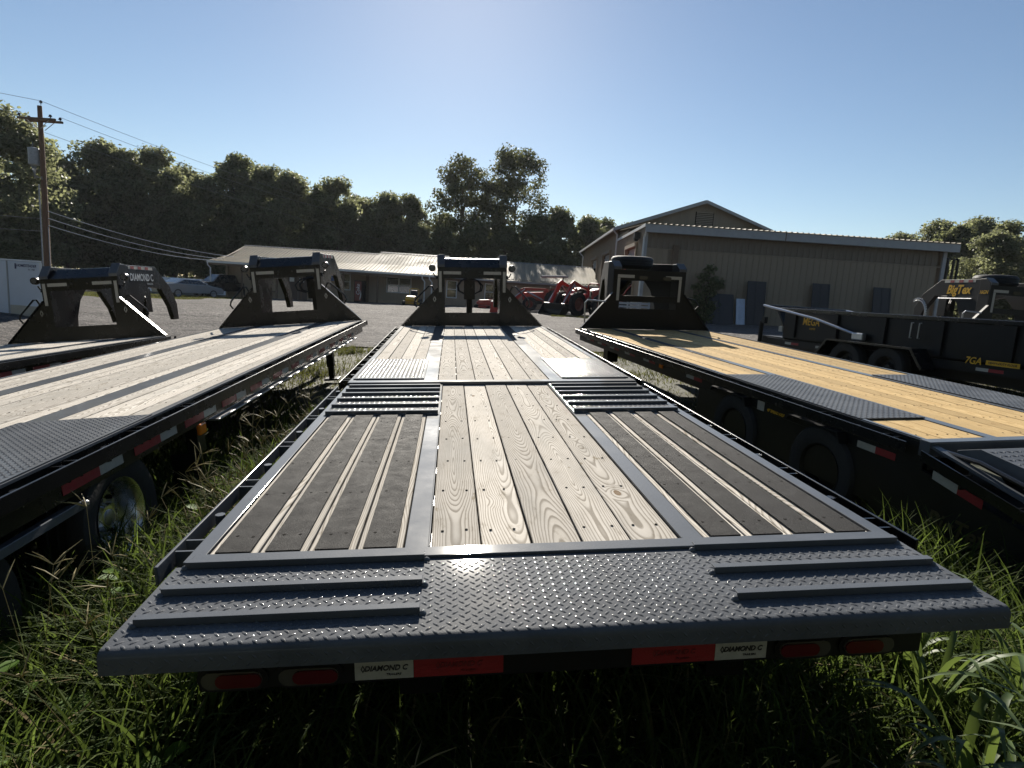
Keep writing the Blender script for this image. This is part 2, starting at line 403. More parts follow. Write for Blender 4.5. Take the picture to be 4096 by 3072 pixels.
def smooth01(t): t = min(1, max(0, t)); return t * t * (3 - 2 * t)
PN = TM.to_3x3() @ Vector((0, 0, 1)); PO = T @ Vector((0, 0, -DH))
def ground_z(x, y):
    xc = min(12, max(-14, x)); yc = min(16, max(-4, y))
    p = PO.z - (PN.x * (xc - PO.x) + PN.y * (yc - PO.y)) / PN.z
    X = TI[0][0] * (xc - CAM.x) + TI[0][1] * yc + TI[0][2] * (p - CAM.z) + TC.x
    p += 0.068 * min(0, max(-6, X + 2.6)) - 0.03 * min(6, max(0, X - 1.8))
    t = 0.58 + 0.026 * min(30, max(-34, x))
    w = smooth01((y - 10) / 12)
    w = max(w, smooth01((abs(x - 1) - 10) / 8))
    b = 0.02 * math.sin(x * 1.3 + y * 0.7) + 0.015 * math.sin(x * 0.6 - y * 1.9) + 0.012 * math.sin(y * 3.1 + x * .3)
    return p * (1 - w) + t * w + b
# ------------------------------------------------------------------ ground
def axis_pts(lo, hi, fine_lo, fine_hi, step, n_out):
    a = list(np.arange(fine_lo, fine_hi + 1e-6, step))
    l = [fine_lo - (fine_lo - lo) * ((i + 1) / n_out) ** 2.5 for i in range(n_out)][::-1]
    h = [fine_hi + (hi - fine_hi) * ((i + 1) / n_out) ** 2.5 for i in range(n_out)]
    return np.array(l + a + h)
def sheet(name, xs, ys, dz, mat, keep=None, smooth=True, rough=0.0):
    V = np.array([(x, y, ground_z(x, y) + dz + rough * nrg.random()) for y in ys for x in xs]); nx = len(xs)
    F = []
    for j in range(len(ys) - 1):
        for i in range(nx - 1):
            if keep is None or keep((xs[i] + xs[i + 1]) / 2, (ys[j] + ys[j + 1]) / 2):
                F.append((j * nx + i, j * nx + i + 1, (j + 1) * nx + i + 1, (j + 1) * nx + i))
    return struct(big_mesh(name, V, np.array(F), mat, smooth=smooth))
sheet('ground', axis_pts(-320, 320, -30, 30, 0.75, 10), axis_pts(-140, 340, -6, 62, 0.75, 10), 0.0, 'soil')
def on_gravel(x, y):
    edge = 13.2 + 0.9 * math.sin(x * 0.9) + 0.5 * math.sin(x * 2.3 + 1) - (1.6 if x > 6 else 0) + (2.5 if -4.5 < x < -1.0 else 0) * 0.3
    if y < edge or y > 50.2: return False
    if x < -21.5 + 0.4 * math.sin(y) and y > 38 + 1.2 * math.sin(x * .8): return False
    if ((x - 4.2) / 2.2) ** 2 + ((y - 34.8 + .3 * math.sin(x * 3)) / 1.0) ** 2 < 1: return False
    return -34 < x < 30
sheet('gravel_lot', np.arange(-34, 30.01, 0.4), np.arange(11, 50.6, 0.4), 0.008, 'gravel', on_gravel, rough=.05)

# ------------------------------------------------------------------ tread lugs
def lugs(name, x0, x1, y0, y1, z, parent, mat='plate_paint', pitch=0.035, skip=None, h=0.0028, ln=0.0135, wd=0.0042):
    cs = []
    row = 0; y = y0 + 0.01
    while y < y1 - 0.008:
        x = x0 + 0.012 + (pitch / 2 if (row // 1) % 2 else 0); k = 0
        while x < x1 - 0.01:
            if not (skip and skip(x, y)): cs.append((x, y, 1 if row % 2 else -1))
            x += pitch
        y += pitch / 2; row += 1
    V = []; F = []
    c45 = math.sqrt(0.5)
    base = [(-ln, 0, 0), (-ln * .35, -wd, 0), (ln * .35, -wd, 0), (ln, 0, 0), (ln * .35, wd, 0), (-ln * .35, wd, 0), (-ln * .45, 0, h), (ln * .45, 0, h)]
    fs = [(0, 1, 6), (1, 2, 7), (1, 7, 6), (2, 3, 7), (3, 4, 7), (4, 5, 6), (4, 6, 7), (5, 0, 6)]
    B = np.array(base); FS = np.array(fs)
    if not cs: return None
    for (x, y, s) in cs:
        X = B[:, 0] * c45 - s * B[:, 1] * c45; Y = s * B[:, 0] * c45 + B[:, 1] * c45
        V.append(np.stack([X + x, Y + y, B[:, 2] + z], 1)); F.append(FS + 8 * (len(V) - 1))
    o = big_mesh(name, np.concatenate(V), np.concatenate(F), mat, parent, smooth=True, kind='stuff')
    return o

# ------------------------------------------------------------------ trailer pieces
BOARDS = {}
def board(parent, x0, x1, y0, y1, ztop, mat, th=0.038):
    key = (round(x1 - x0, 3), round(y1 - y0, 2), mat)
    if key not in BOARDS:
        w, l = (x1 - x0) / 2, (y1 - y0) / 2; c = 0.003
        m = MB().prism([(-w, -th), (w, -th), (w, -c), (w - c, 0), (-w + c, 0), (-w, -c)], 'y', -l, l)
        me = m.mesh('deck_board'); me.materials.append(MAT[mat]); BOARDS[key] = me
    return link('deck_board', BOARDS[key], parent, ((x0 + x1) / 2, (y0 + y1) / 2, ztop + rnd.uniform(-0.0025, 0.0025)),
                (rnd.uniform(-.0006, .0006), rnd.uniform(-.006, .006), rnd.uniform(-.0008, .0008)))
def board_run(parent, x0, x1, n, y0, y1, ztop, mat, gap=0.005):
    w = (x1 - x0) / n
    for i in range(n):
        board(parent, x0 + i * w + gap / 2 + rnd.uniform(0, .002), x0 + (i + 1) * w - gap / 2 - rnd.uniform(0, .002), y0, y1 , ztop, mat)
def screws(parent, rows, xs, z, mat='interior_dark'):
    m = MB()
    for y in rows:
        for x in xs:
            m.lathe([(0, 0.0062), (0.0016, 0.0055)], (x + rnd.uniform(-.01, .01), y + rnd.uniform(-.006, .006), z), 'z', 6)
    return m.build('deck_screws', mat, parent, kind='stuff')
def tyre(parent, c, r, w, rim_r, name='wheel', rimmat='chrome', dish=0.10, side=1, tyremat='tyre_rubber', bolts=8):
    """wheel (part of the vehicle) > tyre, hub.  side=+1: outer face towards +x"""
    s = side; x, y, z = c
    rim = MB().lathe([(s * w * .42, rim_r), (s * w * .46, rim_r * 1.03), (s * w * .42, rim_r * .97), (s * w * .30, rim_r * .90), (s * (w * .42 - dish), rim_r * .84),
                      (s * (w * .42 - dish * 1.05), rim_r * .55), (s * (w * .42 - dish * .8), rim_r * .36), (s * (w * .42 - dish * .5), rim_r * .30), (s * (w * .42 - dish * .45), 0.01)], (0, 0, 0), 'x', 28, caps=False)
    if s < 0: rim.f = [f[::-1] for f in rim.f]
    wh = rim.build(name, rimmat, parent, smooth=True); wh.location = c
    prof = [(-w * .42, rim_r), (-w * .5, rim_r + (r - rim_r) * .35), (-w * .48, r * .93), (-w * .38, r * .985), (-w * .2, r), (-w * .18, r * .978), (-w * .03, r * .978), (-w * .02, r), (w * .02, r), (w * .03, r * .978), (w * .18, r * .978), (w * .2, r),
            (w * .38, r * .985), (w * .48, r * .93), (w * .5, rim_r + (r - rim_r) * .35), (w * .42, rim_r)]
    MB().lathe(prof, (0, 0, 0), 'x', 36, closed=True).build('tyre', tyremat, wh, smooth=True)
    hb = MB()
    for k in range(bolts):
        a = 2 * math.pi * k / bolts
        hb.tube([(s * (w * .42 - dish * .9), math.cos(a) * rim_r * .46, math.sin(a) * rim_r * .46), (s * (w * .42 - dish * .55), math.cos(a) * rim_r * .46, math.sin(a) * rim_r * .46)], 0.014, 6)
    hb.lathe([(s * (w * .42 - dish * .9), 0.05), (s * (w * .42 - dish * .45), 0.045), (s * (w * .42 - dish * .4), 0.03)] , (0, 0, 0), 'x', 14)
    if dish > .13:
        hh = MB()
        for k in range(5):
            a = 2 * math.pi * k / 5 + .4
            hh.lathe([(0, .030), (.003, .030)], (s * (w * .42 - dish * 1.0), math.cos(a) * rim_r * .68, math.sin(a) * rim_r * .68), 'x', 12)
        hh.build('hand_holes', 'interior_dark', wh, kind='stuff')
    hb.build('hub', rimmat if rimmat != 'chrome' else 'galvanised', wh, smooth=True)
    return wh
def side_tape(parent, x, yc, z, lw=0.19, lr=0.28, h=0.05, s=1, flip=1):
    """one white and one red length on a frame side; x = plate face, s = outward direction"""
    a = MB().box(x, x + s * .0015, yc, yc + flip * lw, z - h / 2, z + h / 2) if True else None
    def bx(y0, y1): 
        y0, y1 = min(y0, y1), max(y0, y1)
        return MB().box(min(x, x + s * .0015), max(x, x + s * .0015), y0, y1, z - h / 2, z + h / 2)
    bx(yc, yc + flip * lw).build('reflective_tape', 'tape_white', parent)
    bx(yc, yc - flip * lr).build('reflective_tape', 'tape_red', parent)
def rub_rail(parent, s, y0, y1, mat='black_paint', xo=1.315, xi=1.222, step=0.61, zt=-0.012, depth=0.075):
    m = MB()
    m.box(min(s * xo, s * (xo - .011)), max(s * xo, s * (xo - .011)), y0, y1, DH + zt - depth, DH + zt)
    m.build('rub_rail', mat, parent, bevel=.003)
    y = y0 + 0.12
    pk = MB()
    while y < y1 - .05:
        for dy in (0, .085):
            pk.box(min(s * xi, s * (xo - .012)), max(s * xi, s * (xo - .012)), y + dy, y + dy + .009, DH + zt - depth - .01, DH + zt - .006)
        pk.tube([(s * (xi + .045), y + .33, DH + zt - .09), (s * (xi + .045), y + .33, DH + zt - .012)], 0.019, 8)
        y += step
    pk.build('stake_pockets', mat, parent, kind='stuff')
def emblem(parent, x, z):
    h, w = .052, .026
    m = MB()
    for sgn in (1, -1):
        m.prism([(x + sgn * .004, z - h), (x + sgn * w, z), (x + sgn * .004, z + h), (x + sgn * .004, z + h * .55), (x + sgn * w * .5, z), (x + sgn * .004, z - h * .55)], 'y', -.004, -.0005)
    m.build('emblem', 'galvanised', parent)
def gooseneck(root, kind, taper=0.0):
    """headboard, risers, neck and coupler; plane of the headboard at y=0"""
    big = kind == 'big'
    ri, ro = (.545, .68) if big else (.473, .594)
    zb = (.46 if big else .229); zt = .84 if big else .81; zc = 1.02 if big else 1.0
    ge = .62 if big else .65
    B = 'black_satin' if big else 'black_paint'
    m = MB()
    for s in (-1, 1):
        m.prism([(s * 1.22, DH), (s * ri, DH), (s * ri, DH + zc), (s * ro, DH + zc), (s * ro, DH + ge)], 'y', 0, .014)
    m.prism([(-ri, DH), (ri, DH), (ri, DH + (.36 if big else zb)), (-ri, DH + (.36 if big else zb))], 'y', 0.001, .013)
    m.box(-ri, ri, .001, .013, DH + zt, DH + zc)
    if big: m.box(-ri, ri, .001, .05, DH + .476, DH + .58)
    m.build('headboard', B, root)
    for s in (-1, 1):
        fl = MB().prism([(s * 1.222, DH + .003), (s * 1.222, DH + .016), (s * ro, DH + ge + .012), (s * ro, DH + ge - .002)], 'y', -.03, .034)
        fl.build('gusset_flange', B, root)
    # upper box between the risers
    tb = MB()
    if big: tb.box(-ri + .002, ri - .002, .015, .27, DH + zt + .02, DH + zc)
    else:
      tb.prism([(0.002, DH + zc), (.17, DH + zc + (.10 if big else .15)), (.17, DH + zc + .02), (.12, DH + zc)], 'x', -ri + .002, ri - .002)
      tb.prism([(.17, DH + zc + (.10 if big else .15)), (.2, DH + zc + (.10 if big else .155)), (.2, DH + zc), (.17, DH + zc)], 'x', -ri + .002, ri - .002)
    tb.build('neck_crossbeam', B, root)
    for s in (-1, 1):
        a, b = min(s * ri, s * ro), max(s * ri, s * ro)
        zt2 = zc + (.13 if big else .2)
        MB().prism([(.015, DH - .25), (.015, DH + zc + .04), (.13, DH + zt2), (.27, DH + zt2), (.27, DH - .25)], 'x', a, b).build('riser', B, root, bevel=.008)
        MB().prism([(-.012, DH + zc + .002), (-.012, DH + zc + .05), (.125, DH + zt2 + .016), (.15, DH + zt2 + .016), (.15, DH + zt2 + .002), (.13, DH + zt2 + .002), (.005, DH + zc + .04), (.005, DH + zc + .002)], 'x', a - .004, b + .004).build('riser_cap', 'grey_paint', root, bevel=.004)  # lighter grey than the risers, standing in for sky reflected on the slopes
        o = .02
        outer = [(.272, DH + zt2 - .004), (1.30, DH + zt2 - .004), (1.78, DH + .84), (1.98, DH + .52), (1.98, DH + .22), (1.80, DH + .22), (1.70, DH + .48), (1.42, DH + .80), (1.0, DH + .84), (.80, DH + .66), (.66, DH + .38), (.60, DH + .05), (.58, DH - .25), (.272, DH - .25)]
        n = MB(); n.prism(outer, 'x', a + .02, b - .02)
        if taper: n.v = [(x - s * taper * max(0, y - .272), y, z) for x, y, z in n.v]
        n.build('neck_side', B, root, bevel=.006)
        if taper: continue
        MB().prism([(.4, DH + zt2 - .07), (1.2, DH + zt2 - .07), (1.2, DH + zt2 - .02), (.4, DH + zt2 - .02)], 'x', (b - .0195) if s > 0 else (a + .0185), (b - .0185) if s > 0 else (a + .0195)).build('reflective_tape', 'tape_white', root)
        for k in range(3):
            y = .47 + .235 * k
            MB().box((b - .0185) if s > 0 else (a + .017), (b - .017) if s > 0 else (a + .0185), y, y + .11, DH + zt2 - .068, DH + zt2 - .022).build('reflective_tape', 'tape_red', root)
    cp = MB()
    cw = ri - taper * 1.2; cp.box(-cw, cw, 1.42, 1.56, DH + .86, DH + .99)
    cp.box(-.11, .11, 1.74, 1.98, DH + .38, DH + .84)
    cp.build('coupler_head', B, root, bevel=.01)
    cp = MB(); cp.tube([(0, 1.86, DH + .4), (0, 1.86, DH - .05)], .062, 14); cp.tube([(0, 1.86, DH - .05), (0, 1.86, DH - .22)], .085, 14)
    cp.box(-.1, .1, 1.79, 1.93, DH + .02, DH + .06)
    cp.build('coupler', B, root, smooth=True)
    hs = MB()
    for k in range(5):
        s = rnd.choice((-1, 1)); x0 = rnd.uniform(-.06, .06); d = rnd.uniform(.10, .24)
        hs.tube([(x0, 1.72, DH + .80), (x0 + s * d * .7, 1.63, DH + .76), (x0 + s * d * 1.1, 1.58, DH + .66), (x0 + s * d, 1.63, DH + .56), (x0 + s * d * .4, 1.72, DH + .50)], .014, 6)
    hs.build('brake_hoses', 'black_satin', root, smooth=True)
    # white conspicuity tape on the back of the headboard
    tl, tz = (.31, zt + .075) if big else (.30, zt + .10)
    for s in (-1, 1):
        xa, xb = (s * (ri + .02), s * (ri + .02 - tl)) if not big else (s * (ro - .075), s * (ro - .075 - tl))
        MB().box(min(xa, xb), max(xa, xb), -.0022, -.0006, DH + tz - .03, DH + tz + .022).build('reflective_tape', 'tape_white', root)
        xv = s * (ro - .045) if not big else s * (ro - .10)
        MB().box(xv - .024, xv + .024, -.0022, -.0006, DH + tz - (.33 if not big else .42), DH + tz + .022 - (0.0 if not big else .055)).build('reflective_tape', 'tape_white', root)
    for x in ((-.12, .12) if not big else (-.13, .32)):
        if big:
            lp = MB(); pts = [(x - .05 + .03 * math.cos(a), DH + zt + .055 + .03 * math.sin(a)) for a in np.linspace(math.pi / 2, 1.5 * math.pi, 7)] + [(x + .05 + .03 * math.cos(a), DH + zt + .055 + .03 * math.sin(a)) for a in np.linspace(-math.pi / 2, math.pi / 2, 7)]
            lp.prism(pts, 'y', -.012, 0).build('marker_lamp', 'lens_clear', root)
        else:
            MB().lathe([(-.02, .008), (-.012, .016), (0, .016)], (x, 0, DH + zt + .10), 'y', 10).build('marker_lamp', 'lens_clear', root, smooth=True)
    # grab handles on the gussets
    for s in (-1, 1):
        if big:
            pts = [(s * (ro + .12), -.02, DH + ge - .15), (s * (ro + .45), -.03, DH + ge - .13), (s * (ro + .50), -.03, DH + ge - .18), (s * (ro + .48), -.02, DH + ge - .52)] if s < 0 else [(s * (ro + .06), -.02, DH + ge - .05), (s * (ro + .2), -.06, DH + ge - .08), (s * (ro + .27), -.06, DH + ge - .18), (s * (ro + .22), -.02, DH + ge - .26)]
        else:
            pts = [(s * (ro + .06), 0, DH + ge - .05), (s * (ro + .10), -.0, DH + ge + .03), (s * (ro + .15), 0, DH + ge + .03), (s * (ro + .38), 0, DH + ge - .20), (s * (ro + .40), 0, DH + ge - .27), (s * (ro + .36), 0, DH + ge - .33)]
        MB().tube(pts, .014, 8).build('grab_handle', 'galvanised' if big and s < 0 else B, root, smooth=True)
    if not big:
        for s in (-1, 1):
            emblem(root, s * (ro + .055), DH + .46)
            br = MB(); br.tube([(s * (ro - .01), .05, DH + .84), (s * (ro + .045), .05, DH + .84), (s * (ro + .075), .05, DH + .90)], .012, 6)
            br.tube([(s * (ro + .005), .04, DH + .86), (s * (ro + .02), .02, DH + .80)], .014, 6)
            br.build('lamp_bracket', B, root)
            lp = MB().lathe([(-.05, .045), (-.05, .056), (0, .062), (.045, .05), (.06, .02)], (s * (ro + .092), .05, DH + .985), 'y', 18).build('work_lamp', B, root, smooth=True)
            g = MB()
            for i in range(-3, 4):
                for j in range(-3, 4):
                    if i * i + j * j < 10: g.lathe([(-.058, .004), (-.05, .0065)], (s * (ro + .092) + i * .0135, .05, DH + .985 + j * .0135), 'y', 5)
            g.build('lamp_lens', 'galvanised', lp)
def chassis(root, y0, y1, dark='black_paint', flange=None, fx=1.155):
    m = MB()
    for s in (-1, 1):
        a, b = sorted((s * 1.219, s * 1.206)); m.box(a, b, y0, y1, DH - .2, DH - .014)
        a, b = sorted((s * .42, s * .56)); m.box(a, b, y0 + .3, y1 + .1, DH - .46, DH - .115)
    y = y0 + .2
    while y < y1:
        m.box(-1.205, 1.205, y, y + .06, DH - .112, DH - .052); y += .406
    m.build('chassis', dark, root)
    f = MB()
    for s in (-1, 1):
        a, b = sorted((s * 1.221, s * fx)); f.box(a, b, y0, y1, DH - .013, DH + .003)
    f.build('side_channel', flange or dark, root, bevel=.002)
def jack_legs(root, y=-1.0, mat='black_satin', xs=(-.85, .85)):
    for x in xs:
        m = MB(); m.box(x - .055, x + .055, y - .055, y + .055, .22, DH - .15); m.box(x - .042, x + .042, y - .042, y + .042, .03, .22); m.box(x - .11, x + .11, y - .11, y + .11, .0, .03)
        m.box(x - .12, x + .06, y - .24, y - .06, DH - .42, DH - .18)
        m.build('landing_leg', mat, root, bevel=.006)
# ------------------------------------------------------------------ the middle trailer: grey, with the long drive-up tail
def build_grey():
    t = thing('flatbed_trailer', 'grey gooseneck flatbed trailer in the middle with black rubber strips on its tail', 'trailer', mat=POSE_C, group='gooseneck trailers parked side by side')
    gooseneck(t, 'diamond')
    chassis(t, -5.37, 0, flange='grey_paint', fx=1.168)
    W = 'weathered_wood'
    for s in (-1, 1):
        st = MB(); a, b = sorted((s * .4845, s * .638)); st.box(a, b, -5.36, -.002, DH - .013, DH + .002); st.build('deck_strip', 'grey_paint', t, bevel=.002)
        if s < 0: board_run(t, -1.166, -.640, 4, -5.32, -.004, DH - .002, W)
        else: board_run(t, .640, 1.166, 4, -5.32, -.004, DH - .002, W)
        a, b = sorted((s * .60, s * 1.195))
        p = MB().box(a, b, -5.30, -4.13, DH + .0045, DH + .011).build('tread_plate', 'plate_paint', t, bevel=.0015)
        lugs('tread_lugs', a, b, -5.29, -4.135, .011 + DH, p)
        MB().box(a, b, -5.325, -5.302, DH - .03, DH + .014).build('plate_edge', 'grey_paint', t, bevel=.002)
    board_run(t, -.482, .482, 6, -5.345, -.004, DH - .004, W)
    screws(t, [-.25 - .406 * k for k in range(13)], [-.44, -.36, -.28, -.2, -.12, -.04, .04, .12, .2, .28, .36, .44, -1.1, -.96, -.83, -.7, 1.1, .96, .83, .7], DH - .003)
    # break beam
    MB().box(-1.22, 1.22, -5.47, -5.375, DH - .06, DH + .006).build('hinge_beam', 'grey_paint', t, bevel=.003)
    for s in (-1, 1): rub_rail(t, s, -5.35, -.02, 'black_paint')
    # tail
    ZT = DH - .018
    tc = MB()
    for s in (-1, 1):
        a, b = sorted((s * 1.219, s * 1.207)); tc.prism([(-8.9, ZT - .06), (-8.9, ZT - .006), (-5.48, ZT - .006), (-5.48, DH - .19), (-8.4, DH - .19)], 'x', a, b)
        a, b = sorted((s * .40, s * .52)); tc.box(a, b, -8.85, -5.48, DH - .3, DH - .14)
    for k in range(8): tc.box(-1.2, 1.2, -8.4 + k * .42, -8.34 + k * .42, DH - .14, DH - .075)
    tc.build('tail_frame', 'black_paint', t)
    for s in (-1, 1):
        a, b = sorted((s * 1.221, s * 1.168)); MB().box(a, b, -8.55, -5.48, ZT - .02, ZT + .004).build('side_channel', 'grey_paint', t, bevel=.002)
        a, b = sorted((s * .447, s * .527)); MB().box(a, b, -8.50, -5.48, ZT - .02, ZT + .001).build('deck_strip', 'grey_paint', t, bevel=.002)
        a, b = sorted((s * .443, s * .4465)); MB().box(a, b, -8.50, -5.48, ZT - .02, ZT + .007).build('strip_lip', 'grey_paint', t)
        rub_rail(t, s, -8.56, -5.47, 'black_paint' if s > 0 else 'grey_paint', step=.62, zt=-.022, depth=.062, xo=1.305)
        x0, x1 = (.53, 1.166)
        w = (x1 - x0) / 4
        for i in range(4):
            a, b = sorted((s * (x0 + i * w + .004), s * (x0 + (i + 1) * w - .004)))
            board(t, a, b, -8.50, -6.50, ZT, W)
            c0, c1 = a + .020, b - .020
            MB().box(c0, c1, -8.498, -6.50, ZT + .0035, ZT + .010).build('rubber_strip', 'rubber_strip', t, bevel=.0015)
        screws(t, [-8.38 + .41 * k for k in range(5)], [s * (x0 + w * (i + f)) for i in range(4) for f in (.3, .7)], ZT + .0095)
        # cleated ramp transition
        a, b = sorted((s * .452, s * 1.19))
        pl = MB().box(a, b, -6.56, -5.48, ZT + .0005, ZT + .0075).build('tread_plate', 'plate_paint', t)
        lugs('tread_lugs', a, b, -6.555, -5.49, ZT + .0075, pl)
        for y in (-5.605, -5.76, -5.925, -6.12, -6.325, -6.535):
            MB().prism([(y - .004, ZT + .008), (y - .004, ZT + .029), (y + .024, ZT + .029), (y + .024, ZT + .025), (y + .002, ZT + .025), (y + .002, ZT + .008)], 'x', a + .006, b - .004).build('cleat', 'grey_paint', t, bevel=.0015)
    board_run(t, -.442, .442, 5, -8.50, -5.485, ZT - .002, W, gap=.006)
    screws(t, [-8.36 + .41 * k for k in range(8)], [-.395, -.31, -.22, -.135, -.045, .045, .13, .22, .31, .39], ZT - .0012)
    # tail beam, tread-plate apron
    MB().box(-1.2, 1.2, -8.568, -8.503, ZT - .03, ZT + .008).build('tail_beam', 'grey_paint', t, bevel=.003)
    yr, zp = -9.005, DH - .020
    ap = MB(); rr = .022
    prof = [(-8.571, zp - .006), (-8.571, zp)] + [(yr + rr - rr * math.sin(a), zp - rr + rr * math.cos(a)) for a in np.linspace(0, math.pi / 2, 6)] + [(yr, zp - .062), (yr + .007, zp - .062), (yr + .007, zp - rr), (yr + rr + .005, zp - .008)]
    ap.prism(prof, 'x', -1.232, 1.222)
    apo = ap.build('tail_apron', 'plate_paint', t, smooth=True)
    lugs('tread_lugs', -1.228, 1.218, yr + .012, -8.575, zp + .0002, apo)
    # lugs on the turned-down face
    cs = MB()
    for r in range(2):
        for k in range(70):
            x = -1.21 + k * .035 + (.0175 if r % 2 else 0); z = zp - .03 - r * .0185; s = 1 if r % 2 else -1
            d = .0085
            cs.add([(x - d, yr, z - s * d), (x + .003, yr, z - s * .003), (x + d, yr, z + s * d), (x - .003, yr, z + s * .003), (x, yr - .0022, z)], [(0, 1, 4), (1, 2, 4), (2, 3, 4), (3, 0, 4)])
    cs.build('face_lugs', 'plate_paint', apo, kind='stuff')
    for s in (-1, 1):
        for y in (-8.582, -8.742, -8.895):
            a, b = sorted((s * .455, s * 1.198))
            MB().prism([(y - .004, zp + .0005), (y - .004, zp + .0225), (y + .023, zp + .0225), (y + .023, zp + .018), (y + .003, zp + .018), (y + .003, zp + .0005)], 'x', a, b).build('cleat', 'grey_paint', t, bevel=.0015)
            for wx in (.449, 1.2): MB().lathe([(0, .012), (.006, .009), (.01, .003)], (s * wx, y, zp + .001), 'z', 8).build('weld_bead', 'grey_paint', t, smooth=True)
    # bumper with lamps and tape
    yb = -8.972
    MB().box(-1.017, .985, yb, yb + .06, DH - .165, DH - .1).build('bumper', 'black_satin', t, bevel=.004)
    def oval(cx, cz, hw, hh, y0, y1):
        m = MB(); r = hh
        pts = [(cx - hw + r + r * math.cos(a), cz + r * math.sin(a)) for a in np.linspace(math.pi / 2, 1.5 * math.pi, 9)] + [(cx + hw - r + r * math.cos(a), cz + r * math.sin(a)) for a in np.linspace(-math.pi / 2, math.pi / 2, 9)]
        return m.prism(pts, 'y', y0, y1)
    for cx, s in ((-.928, 1), (-.737, 1), (.622, -1), (.815, -1)):
        cz = DH - .128
        lm = oval(cx, cz, .088, .034, yb - .007, yb - .001).build('tail_lamp', 'black_satin', t)
        oval(cx, cz, .076, .0235, yb - .013, yb - .0075).build('clear_lens', 'lens_clear', lm)
        oval(cx + s * .017, cz, .057, .0185, yb - .018, yb - .0135).build('red_lens', 'lens_red', lm)
    zt = DH - .1285
    for x0, x1, m, pr in ((-.622, -.470, 'tape_white', 'dark_print'), (-.469, -.231, 'tape_red', 'faded_print'), (.124, .361, 'tape_red', 'faded_print'), (.362, .512, 'tape_white', 'dark_print')):
        tp = MB().box(x0, x1, yb - .0028, yb - .001, zt - .026, zt + .026).build('reflective_tape', m, t)
        mx = face_mtx(((x0 + x1) / 2 + .004, yb - .0036, zt + .006), (1, 0, 0), (0, 0, 1))
        lettering('print', 'DIAMOND C', .021, pr, tp, mx, shear=.25, bold=.0006, sx=.92)
        lettering('print', 'TRAILERS', .0085, pr, tp, face_mtx(((x0 + x1) / 2 + .024, yb - .0036, zt - .0125), (1, 0, 0), (0, 0, 1)), shear=.25, sx=1.1)
        c = (x0 + x1) / 2 - .055
        MB().add([(c - .006, yb - .0036, zt + .006), (c, yb - .0036, zt - .006), (c + .006, yb - .0036, zt + .006), (c, yb - .0036, zt + .018), (c - .003, yb - .0036, zt + .006), (c, yb - .0036, zt), (c + .003, yb - .0036, zt + .006), (c, yb - .0036, zt + .012)],
                 [(0, 1, 5, 4), (1, 2, 6, 5), (2, 3, 7, 6), (3, 0, 4, 7)]).build('print', pr, tp)
    for s in (-1, 1):
        for y in (-6.2, -7.15):
            tyre(t, (s * .86, y + .9, .37), .37, .23, .21, side=s, rimmat='galvanised', dish=.09)
            tyre(t, (s * .62, y + .9, .37), .37, .22, .21, side=s, rimmat='galvanised', dish=.02)
    jack_legs(t)
    return t
build_grey()

